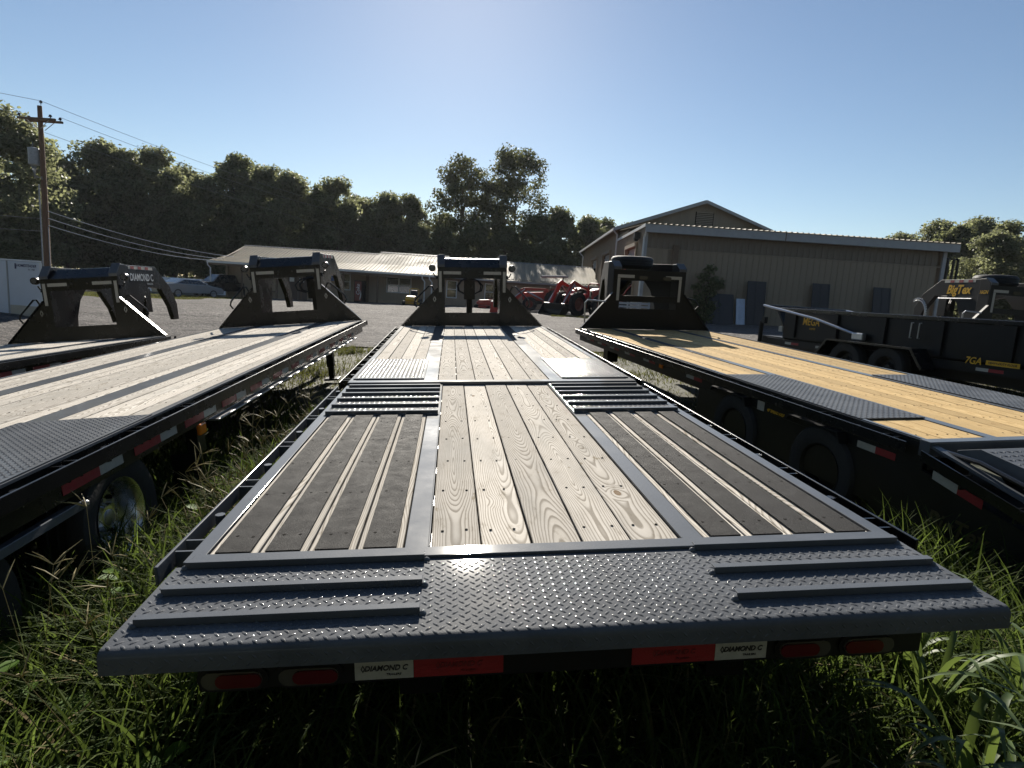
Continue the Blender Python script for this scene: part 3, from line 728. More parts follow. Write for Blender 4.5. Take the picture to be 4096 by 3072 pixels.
# ------------------------------------------------------------------ the two trailers on the left
def build_left(pose, label, far):
    t = thing('flatbed_trailer', label, 'trailer', mat=pose, group='gooseneck trailers parked side by side')
    gooseneck(t, 'diamond')
    chassis(t, -9.4, 0, flange='grey_paint', fx=1.176)
    W = 'weathered_wood'
    for s in (-1, 1):
        a, b = sorted((s * .462, s * .638)); MB().box(a, b, -9.4, -.002, DH - .013, DH + .002).build('deck_strip', 'grey_paint', t, bevel=.002)
        a, b = sorted((s * .640, s * 1.174)); board_run(t, a, b, 4, -7.16, -.004, DH - .002, W)
        rub_rail(t, s, -9.4, -.02, 'black_paint', step=.61, xo=1.305)
        rb = MB(); aa, bb = sorted((s * 1.219, s * 1.228)); rb.box(aa, bb, -9.4, -.03, DH - .102, DH - .094); rb.box(aa, bb, -9.4, -.03, DH - .062, DH - .056)
        rb.build('frame_rib', 'black_paint', t)
    board_run(t, -.460, .460, 6, -9.38, -.004, DH - .004, W)
    a, b = .46, 1.215
    p = MB().box(a, b, -9.4, -7.16, DH + .0045, DH + .010).build('tread_plate', 'plate_paint', t)
    lugs('tread_lugs', a, b, -9.1, -7.165, DH + .010, p)
    MB().box(-b, -a, -9.4, -7.16, DH + .0045, DH + .010).build('tread_plate', 'plate_paint', t)
    screws(t, [-.25 - .406 * k for k in range(17)], [-.41, -.33, -.26, -.18, -.1, -.03, .04, .12, .2, .28, .35, .42, -1.1, -.96, -.83, -.7, 1.1, .96, .83, .7], DH - .003)
    for k in range(12):
        y = -7.88 + .607 * k
        side_tape(t, 1.2205, y + .15, DH - .147, lw=.205, lr=.285)
    # long lower rail (tool and dunnage tray) under the deck
    MB().prism([(1.17, DH - .235), (1.25, DH - .235), (1.25, DH - .222), (1.18, DH - .222), (1.18, DH - .19), (1.17, DH - .19)], 'y', -6.35, -.75).build('lower_rail', 'galvanised', t, bevel=.003)
    lr = MB().prism([(1.16, DH - .265), (1.255, DH - .265), (1.255, DH - .225), (1.245, DH - .225), (1.245, DH - .252), (1.16, DH - .252)], 'y', -9.3, -7.92).build('lower_rail', 'grey_paint', t, bevel=.003)
    bo = MB(); bo.lathe([(0, .016), (.012, .016), (.02, .010)], (1.255, -7.94, DH - .24), 'x', 8); bo.build('bolt', 'galvanised', lr)
    # amber marker on its bracket and the step below it
    mk = MB(); mk.box(1.12, 1.2, -6.62, -6.50, DH - .40, DH - .18); mk.build('lamp_bracket', 'black_satin', t, bevel=.004)
    am = MB(); am.box(1.2, 1.232, -6.62, -6.52, DH - .275, DH - .195); am.build('amber_marker', 'lens_amber', t, bevel=.012)
    sp = MB(); sp.box(1.0, 1.2, -6.62, -6.60, .22, DH - .4); sp.box(1.0, 1.22, -6.64, -6.5, .2, .225); sp.build('mud_flap', 'black_satin', t, bevel=.003)
    for y in (-7.49, -8.62):
        for s in (-1, 1):
            tyre(t, (s * 1.04, y, .372), .372, .235, .213, side=s, dish=.135, bolts=8)
            tyre(t, (s * .76, y, .372), .372, .22, .213, side=s, rimmat='galvanised', dish=.02)
    jack_legs(t, -1.05)
    bx = MB(); bx.box(.72, .92, -.5, -.28, DH - .42, DH - .2); bx.build('battery_box', 'black_satin', t, bevel=.01)
    if far:
        m = face_mtx((.576, .80, DH + .99), (0, 1, 0), (0, 0, 1))
        lettering('print', 'DIAMOND C', .17, 'white_print', t, m, shear=.1, bold=.003, sx=.78)
        lettering('print', 'TRAILERS', .05, 'white_print', t, face_mtx((.576, 1.05, DH + .885), (0, 1, 0), (0, 0, 1)), sx=1.0)
    return t
build_left(POSE_L1, 'black gooseneck flatbed trailer left of the middle one, chrome wheel in tall weeds', False)
build_left(POSE_L2, 'black gooseneck flatbed trailer at the left edge, lettering on its tall neck', True)

# ------------------------------------------------------------------ the yellow-decked trailer on the right
def build_yellow():
    t = thing('flatbed_trailer', 'black gooseneck flatbed trailer with fresh yellow pine deck and spare tyre on its neck', 'trailer', mat=POSE_R1, group='gooseneck trailers parked side by side')
    gooseneck(t, 'big', .30)
    chassis(t, -6.66, 0, dark='black_satin', flange='black_paint', fx=1.178)
    W = 'yellow_wood'
    for s in (-1, 1):
        a, b = sorted((s * .552, s * .645)); MB().box(a, b, -6.62, -.002, DH - .013, DH + .002).build('deck_strip', 'grey_paint', t, bevel=.002)
        a, b = sorted((s * .647, s * 1.176)); board_run(t, a, b, 3, -4.325, -.004, DH - .002, W, gap=.005)
        board_run(t, a, b, 3, -6.615, -6.10, DH - .002, W, gap=.005)
        a, b = sorted((s * .612, s * 1.205))
        p = MB().box(a, b, -6.10, -4.325, DH + .0045, DH + .011).build('tread_plate', 'plate_paint', t)
        lugs('tread_lugs', a, b, -6.095, -4.33, DH + .011, p, pitch=.05, ln=.02, wd=.006, h=.0035)
        rub_rail(t, s, -6.6, -.02, 'black_paint', step=.61)
        a, b = sorted((s * 1.168, s * 1.2)); MB().box(a, b, -6.62, -.01, DH + .004, DH + .008).build('edge_strip', 'grey_paint', t)
    board_run(t, -.550, .550, 7, -6.615, -.004, DH - .003, W, gap=.005)
    screws(t, [-6.5 + .41 * k for k in range(16)], [-.51, -.43, -.36, -.27, -.2, -.12, -.04, .04, .12, .2, .28, .36, .44, .51, -1.13, -1.04, -.95, -.86, -.78, -.69, .69, .78, .86, .95, 1.04, 1.13], DH - .002)
    MB().box(-1.225, 1.225, -6.70, -6.622, DH - .10, DH + .010).build('tail_beam', 'grey_paint', t, bevel=.004)
    for s in (-1, 1):
        sd = MB()
        a, b = sorted((s * 1.219, s * 1.19)); sd.prism([(-7.9, .1), (-7.9, DH - .42), (-6.66, DH - .19), (-6.3, DH - .2), (-6.3, .2)], 'x', a, b)
        a, b = sorted((s * 1.219, s * 1.200)); sd.box(a, b, -6.30, -3.9, .30, DH - .202)
        sd.build('side_skirt', 'black_satin', t)
    # sloping beavertail, its rub rails and the folded ramps
    sl = math.tan(R(12.0))
    for s in (-1, 1):
        a, b = sorted((s * 1.219, s * 1.165)); MB().prism([(-6.703, DH - .03), (-6.703, DH - .012), (-7.9, DH - .012 - 1.2 * sl), (-7.9, DH - .03 - 1.2 * sl)], 'x', a, b).build('side_channel', 'grey_paint', t)
        a, b = sorted((s * 1.315, s * 1.304)); MB().prism([(-6.72, DH - .10), (-6.72, DH - .035), (-7.9, DH - .035 - 1.18 * sl), (-7.9, DH - .10 - 1.18 * sl)], 'x', a, b).build('rub_rail', 'black_paint', t)
        pk = MB()
        for y in (-6.78, -7.0, -7.33, -7.55):
            z = DH - .04 + (y + 6.7) * sl
            a, b = sorted((s * 1.222, s * 1.303)); pk.box(a, b, y, y + .01, z - .09, z)
        pk.build('stake_pockets', 'black_paint', t, kind='stuff')
        a, b = sorted((s * .30, s * 1.10))
        rp = MB().prism([(-6.78, DH - .06), (-6.78, DH - .02), (-6.92, DH + .03), (-8.0, DH - .10), (-8.0, DH - .13)], 'x', a, b).build('folding_ramp', 'plate_paint', t, bevel=.003)
        lg = MB()
        for i in range(18):
            for j in range(24):
                y = -6.97 - i * .055; x = a + .03 + j * .032; z = DH + .0305 + (y + 6.92) * (.13 / 1.08)
                d = .012; q = 1 if (i + j) % 2 else -1
                lg.add([(x - d, y - q * d, z), (x + .005, y - q * .005, z), (x + d, y + q * d, z), (x - .005, y + q * .005, z), (x, y, z + .004)], [(0, 1, 4), (1, 2, 4), (2, 3, 4), (3, 0, 4)])
        lg.build('tread_lugs', 'plate_paint', rp, kind='stuff')
        MB().tube([(s * 1.13, -6.75, DH - .05), (s * 1.16, -6.75, DH - .04), (s * 1.18, -7.0, DH - .03), (s * 1.17, -7.7, DH - .16)], .016, 8).build('ramp_rail', 'black_paint', t, smooth=True)
    MB().box(-1.19, 1.19, -7.9, -6.71, DH - .34, DH - .32).build('tail_floor', 'black_satin', t)
    # tapes, sticker and lettering along the left side
    X = -1.2195
    for y, z in ((-6.13, -.172), (-3.62, -.13), (-2.5, -.12), (-1.9, -.12), (-1.35, -.12), (-.85, -.12), (-.35, -.12)):
        side_tape(t, X - .0012, y - .16, DH + z, lw=.165, lr=.17, s=-1)
    g = MB(); 
    def slope_tape(y0, y1, z0, z1, mat):
        MB().prism([(y0, z0 - .028), (y0, z0 + .028), (y1, z1 + .028), (y1, z1 - .028)], 'x', X - .003, X - .0012).build('reflective_tape', mat, t)
    slope_tape(-6.75, -6.925, DH - .19, DH - .226, 'tape_white'); slope_tape(-6.926, -7.09, DH - .2262, DH - .258, 'tape_red')
    MB().box(X - .003, X - .0012, -5.03, -4.93, DH - .205, DH - .12).build('sticker', 'tape_white', t)
    lettering('print', '48" SPREAD AXLE', .038, 'yellow_print', t, face_mtx((X - .0025, -5.19, DH - .178), (0, -1, 0), (0, 0, 1)), shear=.2, bold=.001, sx=.8)
    lettering('print', 'BigTex', .17, 'dim_print', t, face_mtx((X - .0025, -6.96, DH - .48), (0, -1, 0), (0, 0, 1)), shear=.2, bold=.003, sx=.85)
    am = MB().box(X - .02, X - .001, -3.05, -2.97, DH - .16, DH - .11).build('amber_marker', 'lens_amber', t, bevel=.006)
    for y in (-4.62, -5.80):
        MB().prism([(y - .24, DH - .20), (y - .20, DH - .12), (y + .36, DH - .12), (y + .41, DH - .165), (y + .38, DH - .17), (y + .34, DH - .13), (y - .18, DH - .13), (y - .22, DH - .20)], 'x', -1.30, -1.221).build('fender', 'black_satin', t)
        for s in (-1, 1):
            tyre(t, (s * 1.13, y, .37), .36, .24, .205, side=s, rimmat='galvanised' if s > 0 else 'black_satin', dish=.12)
    jack_legs(t, -.75, xs=(-.98, .98))
    return t
build_yellow()
sp = thing('spare_tyre', 'spare tyre lying flat on the neck of the yellow-decked trailer', 'tyre', mat=POSE_R1 @ Matrix.Translation((-.07, .66, DH + 1.03)), group='spare tyres on trailer necks')
def flat_tyre(p, r=.385, w=.235):
    prof = [(0, r * .55), (0.0, r * .72), (w * .06, r * .9), (w * .2, r * .98), (w * .34, r), (w * .38, r * .975), (w * .48, r * .975), (w * .5, r), (w * .62, r * .975), (w * .66, r), (w * .8, r * .98), (w * .94, r * .9), (w, r * .72), (w, r * .55), (w * .8, r * .53), (w * .2, r * .53)]
    MB().lathe(prof, (0, 0, 0), 'z', 40, closed=True).build('tyre', 'tyre_rubber', p, smooth=True)
    MB().lathe([(w * .15, r * .54), (w * .2, r * .3), (w * .25, .02)], (0, 0, 0), 'z', 24).build('rim', 'black_satin', p, smooth=True)
flat_tyre(sp)

# ------------------------------------------------------------------ far right: third gooseneck trailer and the dump trailer
def build_third():
    pose = Matrix.Translation((10.45, 12.6, 2.74 - (DH + 1.13) * 1.06)) @ Matrix.Rotation(R(4), 4, 'Z') @ Matrix.Scale(1.06, 4)
    t = thing('flatbed_trailer', 'black gooseneck trailer at the right edge with big yellow letters on its neck', 'trailer', mat=pose, group='gooseneck trailers parked side by side')
    gooseneck(t, 'big'); chassis(t, -1.8, 0, dark='black_satin')
    board_run(t, -1.17, 1.17, 12, -1.8, -.004, DH - .002, 'weathered_wood')
    for s in (-1, 1): rub_rail(t, s, -1.8, -.02)
    jack_legs(t, -.8, xs=(-.9, .9))
    X = -.662
    lettering('print', 'BigTex', .25, 'yellow_print', t, face_mtx((X, .80, DH + .93), (0, -1, 0), (0, 0, 1)), shear=.22, bold=.008, sx=.88)
    lettering('print', '16GN', .10, 'yellow_print', t, face_mtx((-.682, .142, DH + .88), (0, -1, 0), (0, 0, 1)), shear=.15, bold=.002, sx=.8)
    MB().tube([(X - .01, .42, DH + .75), (X - .01, 1.3, DH + .75)], .012, 6).build('neck_rail', 'galvanised', t)
    ch = MB()
    for k in range(22):
        a = R(60 + k * 10); ch.tube([(X - .03, 1.85 + .30 * math.cos(a), DH + .42 + .32 * math.sin(a)), (X - .03, 1.85 + .30 * math.cos(a + .12), DH + .42 + .32 * math.sin(a + .12))], .016, 5)
    ch.tube([(X - .03, 1.85 + .26 * math.cos(R(a)), DH + .42 + .28 * math.sin(R(a))) for a in range(60, 290, 15)], .014, 6)
    ch.build('safety_chain', 'galvanised', t)
    sp = thing('spare_tyre', 'spare tyre lying flat on the neck of the trailer with big yellow letters', 'tyre', mat=pose @ Matrix.Translation((-.02, .66, DH + 1.03)), group='spare tyres on trailer necks')
    flat_tyre(sp)
build_third()
def build_dump():
    z0 = 1.86 - 1.30
    t = thing('dump_trailer', 'black dump trailer with silver tarp arms and yellow lettering on its side', 'trailer', mat=Matrix.Translation((5.97, 13.4, z0)) @ Matrix.Rotation(R(16), 4, 'Z'))
    Z = 1.30; W = 2.15; Ln = 5.6
    MB().box(0, .05, -Ln, 0, Z - .62, Z - .05).box(0.002, .048, -Ln, 0, Z - .06, Z - .05).build('body_side', 'black_satin', t)
    MB().box(W - .05, W, -Ln, 0, Z - .62, Z - .05).build('body_side', 'black_satin', t)
    fr = MB(); fr.prism([(0, Z - .75), (.0, Z - .4), (.28, Z - .05), (.33, Z - .05), (.05, Z - .4), (.05, Z - .75)], 'x', .052, W - .052); fr.build('body_front', 'black_satin', t)
    MB().box(.05, W - .05, -Ln, -.01, Z - .64, Z - .6).build('body_floor', 'black_satin', t)
    for x in (0.0, W - .07): MB().box(x - .015, x + .085, -Ln, .3, Z - .048, Z + .03).build('top_rail', 'black_paint', t, bevel=.012)
    MB().box(-.01, W + .01, .25, .34, Z - .045, Z + .035).build('tarp_roller', 'black_paint', t, bevel=.01)
    for y in (-.35, -1.5, -2.6, -3.7, -4.8): MB().box(-.05, -.001, y - .045, y + .045, Z - .6, Z - .05).build('side_rib', 'black_satin', t)
    MB().box(-.045, -.001, -Ln, .5, Z - .80, Z - .66).box(-.045, W, .45, .5, Z - .8, Z - .66).build('frame_rail', 'black_satin', t)
    MB().box(.25, W - .25, -Ln, 1.0, Z - .98, Z - .645).build('chassis', 'black_satin', t)
    # tarp arms and the tube between them
    for x in (-.10, W + .10):
        MB().tube([(x, -2.1, Z - .40), (x, -1.0, Z - .16), (x, .62, Z + .06)], .026, 8).build('tarp_arm', 'galvanised', t, smooth=True)
        MB().box(x - .05, x + .05, -2.28, -2.02, Z - .50, Z - .36).build('arm_bracket', 'galvanised', t, bevel=.02)
    MB().tube([(-.11, .62, Z + .06), (W + .11, .62, Z + .06)], .022, 8).build('tarp_tube', 'black_paint', t, smooth=True)
    MB().prism([(-3.75, Z - .84), (-3.5, Z - .52), (-1.65, Z - .52), (-1.4, Z - .84), (-1.44, Z - .86), (-1.68, Z - .55), (-3.47, Z - .55), (-3.71, Z - .86)], 'x', -.38, -.05).build('fender', 'black_paint', t)
    tyre(t, (-.22, -2.1, .38), .38, .22, .205, side=-1, rimmat='black_satin'); tyre(t, (-.22, -3.0, .38), .38, .22, .205, side=-1, rimmat='black_satin')
    tyre(t, (W + .22, -2.1, .38), .38, .22, .205, side=1, rimmat='black_satin'); tyre(t, (W + .22, -3.0, .38), .38, .22, .205, side=1, rimmat='black_satin')
    for y in (-.35, -1.25, -2.75, -4.55): side_tape(t, -.0455, y, Z - .735, lw=.19, lr=.22, s=-1)
    lettering('print', 'MEGA', .22, 'yellow_print', t, face_mtx((-.006, -.80, Z - .24), (0, -1, 0), (0, 0, 1)), shear=.1, bold=.004, sx=.8)
    lettering('print', 'RAMPS', .06, 'yellow_print', t, face_mtx((-.006, -.86, Z - .38), (0, -1, 0), (0, 0, 1)), shear=.1, sx=.9)
    lettering('print', '7GA', .15, 'yellow_print', t, face_mtx((-.052, -4.30, Z - .62), (0, -1, 0), (0, 0, 1)), shear=.22, bold=.003, sx=.9)
    MB().box(-.0555, -.052, -4.98, -4.5, Z - .655, Z - .585).build('print', 'yellow_print', t)
    lettering('print', 'HEAVY-DUTY FLOOR', .045, 'dark_print', t, face_mtx((-.057, -4.74, Z - .62), (0, -1, 0), (0, 0, 1)), shear=.2, bold=.0012, sx=.95)
    lettering('print', 'BigTex', .2, 'dim_print', t, face_mtx((-.004, -5.25, Z - .40), (0, -1, 0), (0, 0, 1)), shear=.22, bold=.004, sx=.85)
    MB().box(-.08, -.046, -.05, .06, Z - .5, Z - .38).build('sticker', 'tape_white', t)
    jk = MB(); jk.tube([(-.15, .55, .05), (-.15, .55, Z - .3)], .05, 10); jk.box(-.25, -.05, .45, .65, .0, .05); jk.box(-.2, -.12, .4, .5, Z - .35, Z - .2)
    jk.build('jack', 'black_satin', t)
    bp = MB(); bp.tube([(-.06, -3.35, Z - .10), (-.10, -3.35, Z - .10), (-.10, -3.35, Z - .36), (-.06, -3.35, Z - .36)], .012, 6); bp.tube([(-.06, -3.2, Z - .10), (-.10, -3.2, Z - .10), (-.10, -3.2, Z - .36), (-.06, -3.2, Z - .36)], .012, 6); bp.build('grab_handle', 'galvanised', t)
build_dump()
# ------------------------------------------------------------------ the low store with its porch roof
def ribbed_roof(p0, p1, q1, q0, n, h=.035, thick=.03):
    """sheet between eave p0-p1 and top q0-q1 with n ribs running up the slope (open box, real ribs)"""
    p0, p1, q1, q0 = map(Vector, (p0, p1, q1, q0))
    nrm = (p1 - p0).cross(q0 - p0).normalized()
    if nrm.z < 0: nrm = -nrm
    m = MB(); prof = []
    for i in range(n):
        for f, hh in ((0, 0), (.62, 0), (.70, h), (.90, h), (.98, 0)): prof.append(((i + f) / n, hh))
    prof.append((1, 0))
    vs = []; k = len(prof)
    for a, b in ((p0, p1), (q0, q1)):
        for f, hh in prof: vs.append(a.lerp(b, f) + nrm * hh)
    fs = [(i, i + 1, k + i + 1, k + i) for i in range(k - 1)]
    m.add(vs, fs)
    vs2 = [p0 - nrm * thick, p1 - nrm * thick, q1 - nrm * thick, q0 - nrm * thick, p0 - nrm * .002, p1 - nrm * .002, q1 - nrm * .002, q0 - nrm * .002]
    m.add(vs2, [(0, 3, 2, 1), (0, 1, 5, 4), (1, 2, 6, 5), (2, 3, 7, 6), (3, 0, 4, 7)])
    return m
def window(parent, x0, x1, z0, z1, y, frame='white_trim', mid=True, t=.07, two=False):
    """front-facing (towards -y) window: frame part with pane sub-parts"""
    f = MB()
    f.box(x0, x1, y - .05, y + .01, z0, z0 + t).box(x0, x1, y - .05, y + .01, z1 - t, z1).box(x0, x0 + t, y - .05, y + .01, z0 + t, z1 - t).box(x1 - t, x1, y - .05, y + .01, z0 + t, z1 - t)
    zm = (z0 + z1) / 2
    if mid: f.box(x0 + t, x1 - t, y - .045, y + .005, zm - .025, zm + .025)
    xm = (x0 + x1) / 2
    if two: f.box(xm - .05, xm + .05, y - .048, y + .008, z0 + t, z1 - t)
    fr = f.build('window', frame, parent)
    cols = [(x0 + t, xm - .05), (xm + .05, x1 - t)] if two else [(x0 + t, x1 - t)]
    for a, b in cols:
        for c, d in ([(z0 + t, zm - .025), (zm + .025, z1 - t)] if mid else [(z0 + t, z1 - t)]):
            MB().box(a, b, y - .02, y - .012, c, d).build('pane', 'window_glass', fr)
    return fr
def build_store():
    X0, Y0 = -25.75, 50.0
    t = thing('store_building', 'long low tan store with ribbed metal roof and deep porch before the wood', 'building', (X0, Y0, 0))
    L = 32.5; EZ = 2.86; wy = 1.9
    zg = lambda x: ground_z(X0 + x, Y0 + 1.5) - .15
    # walls with recessed porch on the left part
    w = MB()
    def wallseg(x0, x1, y, z1=3.2):
        w.box(x0, x1, y, y + .15, min(zg(x0), zg(x1)) - .3, z1)
    wallseg(3.0, 5.9, wy); wallseg(5.9, 7.6, wy); wallseg(7.61, 14.0, wy + .002); wallseg(14.01, 17.9, wy)
    w.box(.6, 2.99, wy + .3, wy + .45, -1.0, 3.2); w.box(18.0, L - .1, .35, .5, -.6, 3.0); w.box(17.9, 18.0, .36, wy + .2, -.6, 3.0)
    w.box(.5, .65, wy, 9.5, -1.0, 3.3); w.box(L - .25, L - .1, .51, 9.5, -.3, 3.3); w.box(.66, L - .26, 9.4, 9.55, -.6, 3.3)
    w.build('wall', 'store_wall', t)
    bt = MB(); x = 3.05
    while x < L - .3:
        y = wy if x < 17.8 else .35
        bt.box(x, x + .03, y - .018, y - .002, -.4, 2.9); x += .31
    bt.build('wall_ribs', 'store_wall', t, kind='stuff')
    MB().prism([(-.2, -1.2), (L, -.6), (L, .22), (18, .15), (-.2, -.16)], 'y', .9, 9.3).build('porch_slab', 'concrete', t)
    # roof: upper slope with a shallower porch slope in front; a raised length in the middle
    zb = 3.52; yb = 2.7
    ribbed_roof((-.05, 0, EZ + .05), (12.85, 0, EZ + .05), (12.85, yb, zb), (.35, yb, zb), 42).build('porch_roof', 'roof_metal', t)
    ribbed_roof((.35, yb + .01, zb + .01), (12.85, yb + .01, zb + .01), (12.85, 6.0, 4.62), (.35, 6.0, 4.62), 42).build('roof', 'roof_metal', t)
    ribbed_roof((12.9, -.02, EZ + .03), (19.2, -.02, EZ + .03), (19.2, yb, zb + .10), (12.9, yb, zb + .10), 21).build('porch_roof', 'roof_metal', t)
    ribbed_roof((12.9, yb + .01, zb + .11), (19.2, yb + .01, zb + .11), (19.2, 6.0, 4.80), (12.9, 6.0, 4.80), 21).build('roof', 'roof_metal', t)
    ribbed_roof((19.25, .02, EZ), (L, .02, EZ), (L, 6.0, 4.66), (19.25, 6.0, 4.66), 45).build('roof', 'roof_metal', t)
    bk = MB(); bk.add([(.35, 6.0, 4.62), (L, 6.0, 4.6), (L, 11, 3.0), (.35, 11, 3.0)], [(0, 1, 2, 3)]); bk.build('rear_roof', 'roof_metal', t)
    for a, b, z in ((.33, 12.86, 4.66), (12.88, 19.22, 4.84), (19.23, L + .02, 4.70)):
        MB().prism([(5.8, z - .08), (6.0, z + .015), (6.2, z - .08)], 'x', a, b).build('ridge_cap', 'roof_cap', t)
    MB().prism([(.02, EZ - .02), (6.0, 4.60), (10.9, 3.0), (9.5, 3.0)], 'x', .50, .64).build('gable', 'store_wall', t)
    MB().prism([(.02, EZ - .02), (6.0, 4.60), (10.9, 3.0), (9.5, 3.0)], 'x', L - .24, L - .11).build('gable', 'store_wall', t)
    for a, b in ((-.1, 12.87), (12.9, 19.2)):
        MB().box(a, b, -.10, -.02, EZ - .12, EZ + .03).build('gutter', 'white_trim', t)
    MB().box(19.25, L, -.08, .0, EZ - .14, EZ - .02).build('gutter', 'grey_trim', t)
    MB().box(-.05, L - .3, -.015, .13, EZ - .30, EZ - .125).build('porch_beam', 'post_wood', t)
    for x in (2.75, 5.65, 7.7, 14.05, 11.2):
        MB().box(x - .08, x + .08, .02, .125, zg(x) - .1, EZ - .305).build('porch_post', 'post_wood', t)
    def spout(x, y=-.06):
        z = zg(x)
        MB().tube([(x, y, EZ - .1), (x + .02, y, EZ - .32), (x + .22, y + .05, EZ - .55), (x + .22, y + .05, z + .5), (x + .1, y - .02, z + .15), (x - .05, y - .2, z + .1)], .055, 8).build('downspout', 'white_trim', t)
    spout(-.05); spout(17.75); spout(18.35)
    ctr = MB(); ctr.box(3.0, 4.9, wy - .35, wy - .05, zg(3) + .75, zg(3) + .85); ctr.build('porch_shelf', 'post_wood', t)
    MB().box(3.1, 4.95, wy - .022, wy - .004, zg(3) + .95, 2.75).build('plywood_panel', 'post_wood', t).data.materials[0] = MAT['store_wall']
    window(t, 10.2, 11.3, 1.18, 2.62, wy - .01)
    window(t, 14.4, 16.55, 1.22, 2.55, wy - .01, two=True)
    window(t, 19.75, 20.65, 1.12, 2.56, .34); window(t, 22.95, 23.85, 1.12, 2.52, .34)
    d = MB(); d.box(5.9, 6.75, wy - .04, wy - .003, zg(6), 2.3); d.box(6.8, 7.55, wy - .04, wy - .003, zg(6), 2.3); dd = d.build('double_door', 'door_brown', t)
    for x in (6.25, 7.1): MB().box(x - .2, x + .2, wy - .055, wy - .042, 1.6, 1.95).build('notice', 'white_print', dd)
    MB().box(12.62, 12.9, wy - .03, wy - .004, 0, 2.6).build('corner_post', 'post_wood', t)
    MB().box(9.55, 9.95, wy - .03, wy - .004, 1.9, 2.4).build('parking_sign', 'blue_sign', t)
    hs = MB(); hs.tube([(8.6 + .28 * math.cos(a), wy - .06, 1.9 + .42 * math.sin(a)) for a in np.linspace(0, 6.0, 20)], .022, 6); hs.build('coiled_hose', 'black_satin', t)
    return t
build_store()
cz = ground_z(-13.5, 51.4) + .02
vm = thing('vending_machine', 'dark drinks machine with white script lettering on the store porch', 'vending machine', (-13.5, 51.45, cz))
MB().box(-.42, .42, -.35, .35, .0, 1.83).build('cabinet', 'interior_dark', vm, bevel=.03)
MB().box(-.36, .20, -.368, -.352, .12, 1.75).build('front_panel', 'rim_red', vm)
lettering('print', 'Coke', .42, 'white_print', vm, face_mtx((-.08, -.372, 1.05), (0, 0, 1), (-1, 0, 0)), shear=.3, bold=.006)
sw = MB(); sw.tube([(.06 + .1 * math.sin(z * 3), -.372, .2 + z) for z in np.linspace(0, .8, 8)], [.01, .04, .05, .05, .045, .035, .02, .01], 6); sw.build('print', 'white_print', vm)

